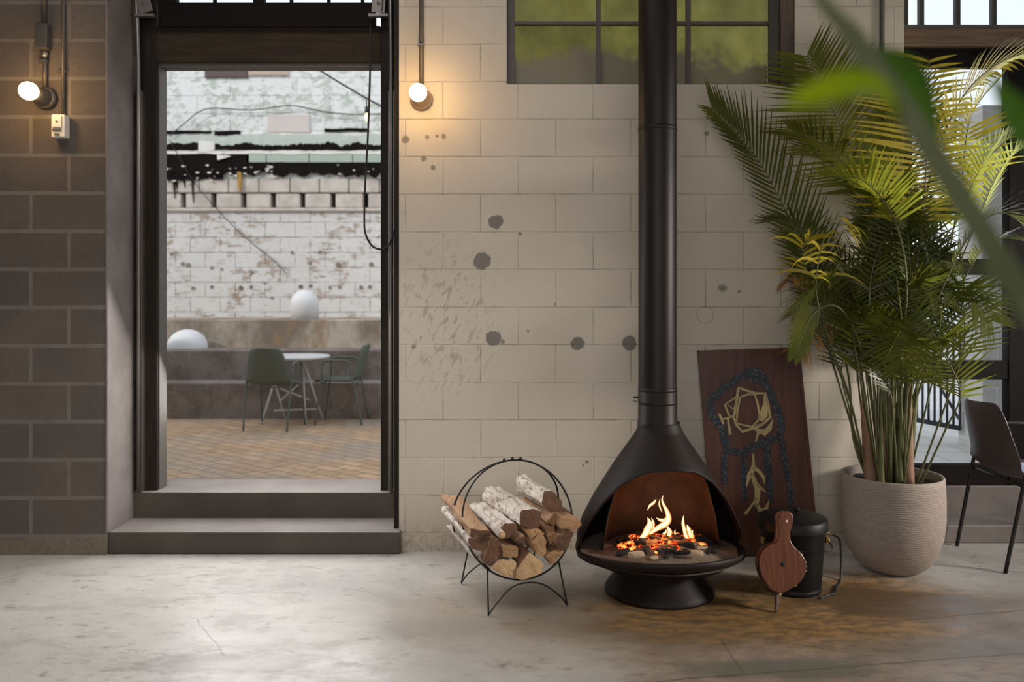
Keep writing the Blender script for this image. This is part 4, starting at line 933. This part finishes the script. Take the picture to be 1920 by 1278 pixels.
for i, (poly, d, L_, sd, en, lab, yw_, pt_) in enumerate(logs): log(poly, d, L_, sd, en, lab, yw_, pt_, seed=i)
a = lz_(500, 648, -.235)
o = mk('round_stick', MB().tube([a, a + ey*.36 + Vector((0, 0, .02))], .0165, 14), B); tag(o, 'thin round pale stick poking out at the front of the log stack', 'stick'); mk('cut_end', MB().tube([a - ey*.003, a + ey*.001], .0162, 14), 'log_end_light', o)

# ------------------------------------------------------------------ mosaic panel leaning on the wall
BL = P(1342, 1043, 4.405); TL = P(1308, 657, 4.466); vv = (TL-BL); Hh = vv.length; vv.normalize(); uu = Vector((1, 0, .03)); uu.normalize(); nn = uu.cross(vv).normalized()
if nn.y > 0: nn = -nn
PN = root('mosaic_panel', BL, 'brown wooden panel with abstract brass and blue mosaic leaning on the wall', 'wall panel')
Wd = .548
g = MB().prism([BL, BL + uu*Wd, BL + uu*Wd + vv*Hh, BL + vv*Hh], -nn*.024); mk('board', g, 'panel_wood', PN, bev=.003)
g = MB()
for p, q in ((BL, BL + vv*Hh), (BL + uu*(Wd-.014), BL + uu*(Wd-.014) + vv*Hh)): g.prism([p, p + uu*.014, q + uu*.014, q], nn*.006)
g.prism([BL + vv*(Hh-.014), BL + uu*Wd + vv*(Hh-.014), BL + uu*Wd + vv*Hh, BL + vv*Hh], nn*.006)
mk('edge_strip', g, 'panel_wood', PN)
def pp(zx, zy, off=0.0):
    px, py = 1280 + zx/2.779, 620 + zy/2.779; r = Vector(((px-960)/F, 1, -(py-HY)/F)); o0 = Vector((0, 0, CAMH)); pt = BL + nn*off
    return o0 + r*((pt-o0).dot(nn)/r.dot(nn))
def stroke(g, pts, ws, th=.004):
    if not isinstance(ws, (list, tuple)): ws = [ws]*len(pts)
    n = len(pts); Lp, Rp = [], []
    for i in range(n):
        a = Vector(pts[max(i-1, 0)]); b = Vector(pts[min(i+1, n-1)]); d = (b-a); d.normalize(); nrm = Vector((-d.y, d.x)); p = Vector(pts[i])
        Lp.append(p + nrm*ws[i]/2); Rp.append(p - nrm*ws[i]/2)
    for i in range(n-1):
        g.prism([pp(*Lp[i]), pp(*Lp[i+1]), pp(*Rp[i+1]), pp(*Rp[i])], nn*th)
def cl(pts): return pts + [pts[0]]
g = MB()
stroke(g, [(290,295),(335,312),(380,325),(430,325),(445,385),(455,450),(415,485),(375,505),(310,525),(280,490),(265,450),(275,400),(290,295)], [14,12,12,12,12,14,14,16,14,13,13,13,14])
stroke(g, [(300,345),(340,330),(375,332),(392,390),(402,455),(360,500),(280,482),(285,410),(300,345)], 10)
stroke(g, [(428,335),(432,380),(420,440),(400,465)], [14,26,44,26]); stroke(g, [(278,345),(228,378),(262,408),(280,370)], 8); stroke(g, [(218,380),(240,438),(265,452)], [10,10,12])
stroke(g, [(190,430),(212,485)], 12); stroke(g, [(205,460),(250,450)], 9); stroke(g, [(234,455),(247,540)], [9,16])
stroke(g, [(375,508),(395,520),(425,530),(450,510),(470,458)], [14,22,34,28,3]); stroke(g, [(395,520),(388,550),(380,578)], [18,9,7]); stroke(g, [(380,495),(430,478)], 8)
stroke(g, [(367,640),(368,690),(366,720),(345,755),(332,812)], [8,14,26,24,4]); stroke(g, [(370,710),(400,735),(422,765),(428,800)], [18,18,16,3])
stroke(g, [(358,740),(372,780),(390,820),(388,870),(384,915)], [14,24,32,26,16]); stroke(g, [(385,800),(432,838)], [20,4]); stroke(g, [(386,900),(400,932),(435,930),(447,885)], [16,24,24,4]); stroke(g, [(386,870),(355,915),(325,955)], [10,10,16])
mk('brass_inlay', g, 'brass_dull', PN, label='pale brass inlay figure')
rm = random.Random(9)
mos = MB(); TI = {'tile_blue': 1, 'tile_grey': 2, 'tile_dark': 3}
def tilepath(pts, w, dens=.11):
    mos.cur = 0; stroke(mos, pts, w+6, .0015)
    for (x0, y0), (x1, y1) in zip(pts, pts[1:]):
        L_ = math.hypot(x1-x0, y1-y0); dx, dy = (x1-x0)/L_, (y1-y0)/L_
        for i in range(int(L_/9.5)+1):
            for j in range(int(w/9.5)+1):
                if rm.random() < .08: continue
                s = i*9.5 + rm.uniform(-1, 1); t_ = (j - (w/9.5)/2)*9.5 + rm.uniform(-1, 1); cx, cy = x0 + dx*s - dy*t_, y0 + dy*s + dx*t_; h = rm.uniform(3.0, 4.3); a = math.atan2(dy, dx) + rm.uniform(-.15, .15)
                ca_, sa_ = math.cos(a)*h, math.sin(a)*h
                k = rm.random(); m = 'tile_dark' if k < .55 else ('tile_blue' if k < .82 else 'tile_grey')
                mos.cur = TI[m]; mos.prism([pp(cx+ca_-sa_, cy+sa_+ca_), pp(cx-ca_-sa_, cy-sa_+ca_), pp(cx-ca_+sa_, cy-sa_-ca_), pp(cx+ca_+sa_, cy+sa_-ca_)], nn*rm.uniform(.002, .004))
tilepath([(365,200),(300,240),(205,305),(140,370),(150,440),(200,500),(220,570),(235,625),(310,640),(360,605),(430,580),(500,555),(520,490),(490,400),(450,310),(415,230),(365,200)], 34)
tilepath([(340,225),(400,240)], 34); tilepath([(355,250),(420,270)], 20)
for pth, w in (([(218,640),(215,760),(222,800)], 22), ([(320,640),(318,760),(325,890)], 22), ([(438,600),(442,700),(455,790),(455,900)], 30), ([(515,560),(535,700),(555,800),(565,930)], 24)): tilepath(pth, w)
mk('mosaic_band', mos, ['tile_dark', 'tile_blue', 'tile_grey', 'tile_dark'], PN, label='blue and dark mosaic band')

# ------------------------------------------------------------------ ash bucket and bellows
BX, BYc = 1.325, 3.93
AB = root('ash_bucket', (BX, BYc, 0), 'black lidded steel ash bucket between the fireplace and the planter', 'bucket')
mk('body', MB().lathe([(.0001, 0), (.126, 0), (.129, .004), (.130, .02), (.126, .024), (.129, .03), (.147, .30), (.150, .305), (.150, .315)], (BX, BYc, 0), 48), 'bucket_black', AB)
mk('lid', MB().lathe([(.158, .292), (.158, .335), (.150, .342), (.10, .352), (.05, .358), (.0001, .36)], (BX, BYc, 0), 48), 'bucket_black', AB)
mk('lid_knob', MB().lathe([(.008, .358), (.008, .368), (.016, .374), (.014, .382), (.0001, .385)], (BX+.02, BYc, 0), 16), 'bucket_black', AB)
for s in (-1, 1):
    mk('handle_ear', MB().box((BX + s*.150 - .008, BYc-.05, .225), (BX + s*.150 + .008, BYc-.02, .255)), 'brass', AB, label='small brass handle ear', bev=.003)
mk('bail_handle', MB().tube(bez([(BX-.152, BYc-.035, .24), (BX-.10, BYc-.17, .235), (BX+.0, BYc-.185, .232), (BX+.12, BYc-.165, .235), (BX+.152, BYc-.035, .24)], 30), .0035, 8), 'black_steel', AB)
o = mk('floor_cord', MB().tube(bez([P(1556, 1000, 4.15), P(1563, 1003, 4.14), P(1575, 1016, 4.13), (1.60, 4.05, .01), (1.53, 3.93, .006), (1.50, 3.86, .006), (1.46, 3.83, .006), (1.40, 3.79, .006)], 40), .005, 8), 'rubber'); tag(o, 'thin dark cord curling on the floor behind the ash bucket', 'cord')
mk('metal_tip', MB().tube([P(1552, 998, 4.15), P(1561, 1002, 4.14)], .007, 8), 'brass', o)
BW = root('fire_bellows', P(1458, 1150, 3.62), 'striped wooden fireplace bellows leaning against the black ash bucket', 'bellows')
def bp(zx, zy, off=0.0):
    px, py = 1360 + zx/4.565, 900 + zy/4.565; r = Vector(((px-960)/F, 1, -(py-HY)/F)); o0 = Vector((0, 0, CAMH))
    pt = Vector((0, 3.622 + off, .0)); nb = Vector((.10, -1, .30)).normalized(); pt += Vector((1.155, 0, 0)); return o0 + r*((pt-o0).dot(nb)/r.dot(nb))
outl = [(520,260),(556,272),(580,310),(575,380),(556,450),(562,520),(592,570),(650,625),(686,690),(694,760),(672,830),(620,890),(560,930),(500,960),(430,955),(370,905),(315,810),(292,710),(312,620),(370,560),(438,530),(460,480),(466,400),(460,320),(478,278)]
ol = bez([(x, y, 0) for x, y in cl(outl)], 96)[:-1]
bn = Vector((-.08, 1, -.25)).normalized()
mk('front_board', MB().prism([bp(p.x, p.y) for p in ol], bn*.012), 'bellows_wood', BW, bev=.003)
mk('back_board', MB().prism([bp(p.x, p.y) + bn*.042 for p in ol], bn*.012), 'bellows_wood', BW)
cx_, cy_ = 492, 740
body = [(cx_ + 190*math.cos(a), cy_ + 205*math.sin(a)) for a in [2*math.pi*k/40 for k in range(40)]]
mk('leather', MB().prism([bp(x, y) + bn*.011 for x, y in body], bn*.032), 'leather', BW)
g = MB()
for zx, zy in ((652,632),(690,700),(690,775),(640,850),(600,905),(668,665),(696,738),(668,815)): g.ball(bp(zx, zy) + bn*.006 + Vector((.003, 0, 0)), .0035, 8, 6)
mk('brass_nail', g, 'brass', BW)
mk('hang_hole', MB().tube([bp(523, 350) - bn*.001, bp(523, 350) + bn*.004], .0055, 12), 'white_plastic', BW)
mk('valve_hole', MB().tube([bp(492, 718) - bn*.0008, bp(492, 718) + bn*.004], .011, 16), 'gap_shade', BW)
mk('nozzle', MB().tube([bp(470, 955) + bn*.025, bp(462, 1000) + bn*.022, bp(448, 1090) + bn*.012, bp(437, 1150) + bn*.006], [.022, .013, .009, .006], 12), 'nozzle_metal', BW)

# ------------------------------------------------------------------ potted palm
PC = Vector((1.925, 4.215, 0))
PL = root('potted_palm', PC, 'tall green palm in a large ribbed clay planter beside the glazed door', 'potted palm')
mk('planter', MB().lathe([(.0001, 0), (.10, 0), (.135, .008), (.175, .04), (.212, .10), (.236, .18), (.246, .27), (.246, .36), (.243, .44), (.2425, .474), (.238, .481), (.230, .480), (.226, .472), (.226, .42)], PC, 64), 'planter_clay', PL)
def sf(u, v): a = u*2*math.pi; r_ = .228*v; return PC + Vector((r_*math.cos(a), r_*math.sin(a), .435 + .012*mnoise.noise(Vector((r_*math.cos(a)*25, r_*math.sin(a)*25, 3)))))
mk('soil', MB().grid(sf, 40, 10), 'soil', PL)
rp_ = random.Random(17)
YMAX = 4.475
def clampY(p):
    if p.x < 2.14 and p.y > YMAX: p.y = YMAX - .002*rp_.random()
    elif p.y > 4.86: p.y = 4.86
    return p
def frond(pts, n, L_, mat, vang=.35, droop=.25, start=.2, w=.0105, r0=.0075, side_ref=None, fwd=.75, lopL=1.0, lopR=1.0, name='frond', stemm='cane', gap=0.0):
    pts = list(pts)
    if pts[0].z > .5:      # root every stalk in the soil
        m_ = len(pts)-1; q0 = pts[0]-PC
        pts.insert(0, PC + Vector((max(-.15, min(.15, q0.x*.6)), max(-.12, min(.12, q0.y*.6)), .43))); start = (start*m_+1)/(m_+1)
    c = bez(pts, 46); c = [clampY(p) for p in c]; N = len(c)
    g = MB(); g.cur = 0; g.tube(c, [r0*(1-.8*i/(N-1)) for i in range(N)], 6); g.cur = 1
    ref = Vector(side_ref) if side_ref else None
    for i in range(n):
        u = start + (1-start)*(i+.5)/n; x = u*(N-1); k = min(int(x), N-2); p = c[k].lerp(c[k+1], x-k); tg = (c[k+1]-c[k]).normalized()
        rf = ref if ref else Vector((0, 0, 1))
        sd = tg.cross(rf)
        if sd.length < .15: sd = tg.cross(Vector((.3, 1, .1)))
        sd.normalize(); nm = sd.cross(tg).normalized()
        s_ = (i+.5)/n; ln = L_*(.35 + .65*math.sin(math.pi*min(1, .12 + .80*s_)**.8))*rp_.uniform(.88, 1.08)
        for sg, lop in ((1, lopR), (-1, lopL)):
            if rp_.random() < gap: continue
            f_ = fwd*(.55 + .9*s_) + rp_.uniform(-.08, .08)
            d = (sd*sg*math.cos(vang) + nm*math.sin(vang) + tg*f_).normalized(); l_ = ln*lop; q = p.copy(); A_, B_ = [], []; M_ = 6
            bl = d.cross(nm); bl = bl.normalized() if bl.length > .01 else tg
            for j in range(M_+1):
                t_ = j/M_; ww = w*(min(1, .45 + 3*t_) if t_ < .3 else 1)*(1 - max(0, (t_-.45)/.55)**1.5)
                if j == M_: ww = .0006
                A_.append(clampY(q + bl*ww)); B_.append(clampY(q - bl*ww*1.0))
                d = (d + Vector((0, 0, -droop*.16*(.4 + t_)))).normalized(); q = q + d*(l_/M_)
            vs = A_ + B_; m1 = M_+1
            g.add(vs, [(j, j+1, m1+j+1, m1+j) for j in range(M_)], True)
    o = mk(name, g, [stemm, mat], PL, clean=False); return o
V = lambda px, py, Y: P(px, py, Y)
base = lambda dx, dy: PC + Vector((dx, dy, .44))
# signature fronds read from the photo
FR = (0, -1, .1)
frond([V(1600,820,4.25), V(1590,700,4.26), V(1550,560,4.28), V(1490,430,4.30), V(1415,290,4.31), V(1335,203,4.30)], 40, .36, 'leaf_dark', .05, .0, .42, .0068, side_ref=FR, fwd=1.35, lopL=.55, lopR=1.0)
frond([V(1645,800,4.28), V(1650,600,4.30), V(1640,400,4.30), V(1602,290,4.28), V(1550,185,4.26), V(1512,105,4.25)], 42, .42, 'leaf_green', .06, .05, .46, .0068, side_ref=FR, fwd=.55)
frond([V(1660,800,4.15), V(1700,600,4.10), V(1728,430,4.06), V(1738,280,4.04), V(1742,110,4.03)], 30, .46, 'leaf_yellow', .12, .18, .52, .0080, side_ref=FR, fwd=.18, lopR=.62, stemm='cane_brown')  # backlight on this frond is put into the yellow leaf colour
frond([V(1680,780,4.2), V(1720,520,4.2), V(1745,330,4.18), V(1800,190,4.10), V(1880,115,4.02), V(2010,80,3.95)], 34, .42, 'leaf_yellow', .1, .55, .46, .0085, fwd=.6)
frond([V(1650,790,4.2), V(1655,600,4.22), V(1640,430,4.22), V(1600,330,4.2), V(1540,270,4.16), V(1480,245,4.12)], 36, .34, 'leaf_green', .1, .12, .46, .0065, fwd=.7)
frond([V(1670,760,4.1), V(1700,560,4.0), V(1680,420,3.95), V(1620,340,3.92), V(1545,330,3.9)], 34, .30, 'leaf_bright', .25, .2, .5, .0065, fwd=.7)
frond([V(1690,760,4.25), V(1740,560,4.25), V(1800,400,4.25), V(1850,300,4.24), V(1930,230,4.2)], 34, .32, 'leaf_bright', .3, .25, .45, .0065)
frond([V(1690,790,4.15), V(1730,640,4.05), V(1800,470,3.98), V(1870,400,3.92), V(1955,440,3.88)], 34, .28, 'leaf_green', .2, .3, .45, .0065)
frond([V(1690,830,4.2), V(1712,720,4.15), V(1745,650,4.1), V(1800,590,4.08), V(1862,560,4.05)], 30, .17, 'leaf_dark', .35, .1, .30, .0055)
frond([V(1700,790,4.3), V(1760,600,4.32), V(1830,420,4.3), V(1890,300,4.28), V(1980,250,4.25)], 32, .34, 'leaf_bright', .25, .35, .5, .0065)
frond([V(1640,780,4.2), V(1610,640,4.1), V(1570,575,4.02), V(1522,592,4.02), V(1490,668,4.0)], 24, .115, 'leaf_green', .05, .0, .66, .0060, side_ref=(0,-1,.2), fwd=1.5)
frond([V(1618,850,4.2), V(1590,740,4.2), V(1550,640,4.2), V(1520,540,4.18), V(1505,470,4.16), V(1520,440,4.12)], 14, .26, 'leaf_yellow', .1, 1.6, .62, .0075, gap=.35, r0=.006)
frond([V(1618,850,4.18), V(1592,740,4.16), V(1556,640,4.12), V(1530,540,4.08), V(1550,430,4.04), V(1580,420,4.0)], 10, .34, 'leaf_yellow', .1, 1.8, .62, .0085, gap=.45, r0=.006)
frond([V(1640,800,4.32), V(1620,650,4.36), V(1570,560,4.37), V(1520,510,4.36), V(1485,520,4.35)], 26, .30, 'leaf_dry', .0, 1.1, .5, .0045, fwd=.3, gap=.2)
frond([V(1640,800,4.30), V(1615,650,4.33), V(1560,600,4.34), V(1510,640,4.33), V(1495,650,4.32)], 20, .28, 'leaf_dry', .0, .9, .5, .0042, fwd=.4, gap=.25)
frond([V(1655,800,4.3), V(1660,600,4.36), V(1690,380,4.38), V(1705,250,4.38), V(1690,150,4.37)], 36, .34, 'leaf_green', .1, .1, .46, .0065, side_ref=FR, fwd=.6)
frond([V(1690,780,4.3), V(1760,560,4.4), V(1800,360,4.45), V(1820,220,4.45), V(1880,140,4.4)], 32, .34, 'leaf_yellow', .15, .3, .45, .0075)
frond([V(1700,800,4.2), V(1760,640,4.15), V(1820,500,4.1), V(1870,450,4.08), V(1915,450,4.05)], 28, .18, 'leaf_green', .2, .2, .5, .006)
# inner crown
greens = ['leaf_dark', 'leaf_dark', 'leaf_green', 'leaf_dark', 'leaf_green', 'leaf_dark', 'leaf_green']
for k in range(40):
    a = k*2.399 + rp_.uniform(-.3, .3); sx = rp_.uniform(-.10, .10); sy = rp_.uniform(-.10, .10)
    reach = rp_.uniform(.14, .40); ht = rp_.uniform(1.12, 1.84); ca_, sa_ = math.cos(a), math.sin(a)
    if sa_ > .2: reach *= .55
    if ca_ > .2: reach *= .6; ht = max(ht, 1.42)
    tipz = ht - rp_.uniform(-.12, .22); mid = PC + Vector((sx*2.2 + ca_*reach*.35, sy*2 + sa_*reach*.35, ht*.80))
    b0 = base(sx, sy); pts = [b0, b0.lerp(mid, .5) + Vector((sx*.2, sy*.2, .05)), mid, PC + Vector((sx + ca_*reach*.9, sy + sa_*reach*.9, ht)), PC + Vector((sx + ca_*reach*1.4, sy + sa_*reach*1.4, tipz))]
    rr_ = (rp_.uniform(-.7, .7), rp_.uniform(-1, .3), rp_.uniform(.2, 1)) if k % 3 else None
    frond(pts, 34, rp_.uniform(.15, .27), greens[k % 7], rp_.uniform(0, .6), rp_.uniform(.05, .35), .46, rp_.uniform(.0045, .0065), .0055, side_ref=rr_, fwd=rp_.uniform(.5, 1.1))
for sx, sy, tx_, ty_, h, m, r_ in ((-.11, -.02, -.17, -.03, .42, 'cane_brown', .036), (-.07, .05, -.15, .05, .62, 'cane', .020), (-.03, .0, -.03, -.02, .55, 'cane', .022), (.05, -.05, .06, -.07, .50, 'cane_brown', .038), (.08, .02, .15, .0, .66, 'cane', .026), (.03, .07, .05, .10, .70, 'cane', .022), (-.09, -.08, -.10, -.10, .45, 'cane', .018), (.0, -.08, .0, -.10, .5, 'cane', .020), (.11, .05, .16, .06, .5, 'cane', .018)):
    mk('stem', MB().tube(bez([base(sx, sy) - Vector((0, 0, .02)), base((sx+tx_)/2, (sy+ty_)/2) + Vector((0, 0, h*.5)), base(tx_, ty_) + Vector((0, 0, h))], 10), [max(.006, r_*(1-.088*i)) for i in range(11)], 10), m, PL)

# ------------------------------------------------------------------ near plant, out of focus
NP = root('foreground_plant', (1.25, .95, 0), 'blurred green strap leaf plant close in front, crossing the upper right corner', 'plant')
mk('planter', MB().lathe([(.0001, 0), (.12, 0), (.15, .30), (.155, .32), (.145, .32), (.14, .28)], (1.25, .95, 0), 32), 'planter_clay', NP)
mk('soil', MB().lathe([(.0001, .285), (.141, .285)], (1.25, .95, 0), 32), 'soil', NP)
def strap(pts, w0, mat, name, fold=.35, n=40):
    c = bez(pts, n); vs = []
    for i, p in enumerate(c):
        tg = (c[min(i+1, n)] - c[max(i-1, 0)]).normalized(); sd = tg.cross(Vector((0, -1, .2))).normalized(); nm = sd.cross(tg).normalized(); u = i/n
        w = w0*(.55 + .45*math.sin(math.pi*min(1, u*1.05)))*(1 if u < .8 else max(.02, (1-u)/.2))
        vs += [p - sd*w + nm*w*fold, p, p + sd*w + nm*w*fold]
    g = MB(); g.add(vs, [(i*3+j, i*3+j+1, (i+1)*3+j+1, (i+1)*3+j) for i in range(n) for j in (0, 1)], True); mk(name, g, mat, NP, solid=.0012)
NY = .70
strap([(1.22, .95, .28), (1.02, .88, .60), (.72, .76, .98), P(2010, 725, NY), P(1900, 558, NY), P(1800, 398, NY), P(1690, 225, NY), P(1590, 80, NY), P(1520, -20, NY), P(1400, -260, NY)], .0118, 'leaf_strap', 'strap_leaf', 1.1)
strap([P(1690, 215, NY), P(1650, 165, .66), P(1590, 158, .62), P(1525, 178, .60), P(1462, 200, .58)], .0115, 'leaf_neon', 'side_leaf', .2, 16)
strap([P(1745, 300, NY), P(1725, 210, .72), P(1700, 140, .74), P(1645, 115, .76), P(1590, 130, .77)], .016, 'leaf_dark_neon', 'side_leaf', .2, 16)
strap([(1.22, .95, .28), (1.05, .95, .9), (.80, .85, 1.35), P(2010, 330, .74), P(1935, 260, .72), P(1885, 190, .71), P(1850, 125, .70)], .019, 'leaf_dark_neon', 'strap_leaf', .25)
strap([(1.22, .95, .28), (1.1, .95, .8), P(2080, 640, .85), P(1960, 575, .8), P(1880, 520, .78), P(1770, 492, .76)], .013, 'leaf_strap', 'strap_leaf', .25)

# ------------------------------------------------------------------ light
W_ = bpy.data.worlds.new('World'); SC.world = W_; W_.use_nodes = True
bg = W_.node_tree.nodes['Background']; bg.inputs['Color'].default_value = (.86, .92, 1.0, 1); bg.inputs['Strength'].default_value = 1.35
def light(name, typ, loc, aim, energy, col=(1, 1, 1), **kw):
    d = bpy.data.lights.new(name, typ); d.energy = energy; d.color = col
    for k, v in kw.items(): setattr(d, k, v)
    o = bpy.data.objects.new(name, d); COL.objects.link(o); o.location = loc
    if aim is not None: o.rotation_euler = (Vector(aim) - Vector(loc)).to_track_quat('-Z', 'Z').to_euler()
    return o
light('sun', 'SUN', (0, -5, 9), Vector((0, -5, 9)) + Vector((.60, .55, -.45)), 1.5, (1.0, .95, .87), angle=.01)
light('doorway_daylight', 'AREA', (-1.40, 4.44, 1.55), (-1.25, 2.6, .0), 42, (1.0, .98, .95), shape='RECTANGLE', size=1.25, size_y=2.3)
light('terrace_daylight', 'AREA', (3.2, 4.60, 1.7), (2.6, 3.0, .4), 20, (.82, .89, 1.0), shape='RECTANGLE', size=1.9, size_y=2.3)
light('right_window_daylight', 'AREA', (5.5, 2.6, 1.9), (1.1, 4.4, .85), 36, (1, .92, .82), shape='RECTANGLE', size=.45, size_y=1.0, spread=1.15)
light('rear_fill', 'AREA', (-1.2, -3.9, 2.2), (-.5, 4, .75), 24, (1.0, .90, .79), shape='RECTANGLE', size=3.6, size_y=2.4, spread=1.5)  # added fill lamp behind the camera, lifts the room brightness
light('overhead_fill', 'AREA', (-1.3, 2.4, 4.36), (-1.2, 2.6, 0), 34, (1.0, .97, .93), shape='RECTANGLE', size=1.8, size_y=1.4)  # added overhead lamp for floor and step tops; ceiling above is solid
light('fire_glow', 'POINT', (SX+.01, 3.9, .30), None, 1.5, (1.0, .33, .07), shadow_soft_size=.06)

# ------------------------------------------------------------------ camera
cam = bpy.data.cameras.new('camera'); co = bpy.data.objects.new('camera', cam); COL.objects.link(co); SC.camera = co
co.location = (0, 0, CAMH); co.rotation_euler = (math.radians(90), 0, 0); cam.sensor_width = 36; cam.lens = F/1920*36; cam.shift_y = -(639-HY)/1920; cam.clip_start = .05
cam.dof.use_dof = True; cam.dof.focus_distance = 4.3; cam.dof.aperture_fstop = 1.7
vs_ = SC.view_settings; vs_.view_transform = 'Standard'; vs_.look = 'None'; vs_.gamma = 1; vs_.exposure = -.1; vs_.use_curve_mapping = False
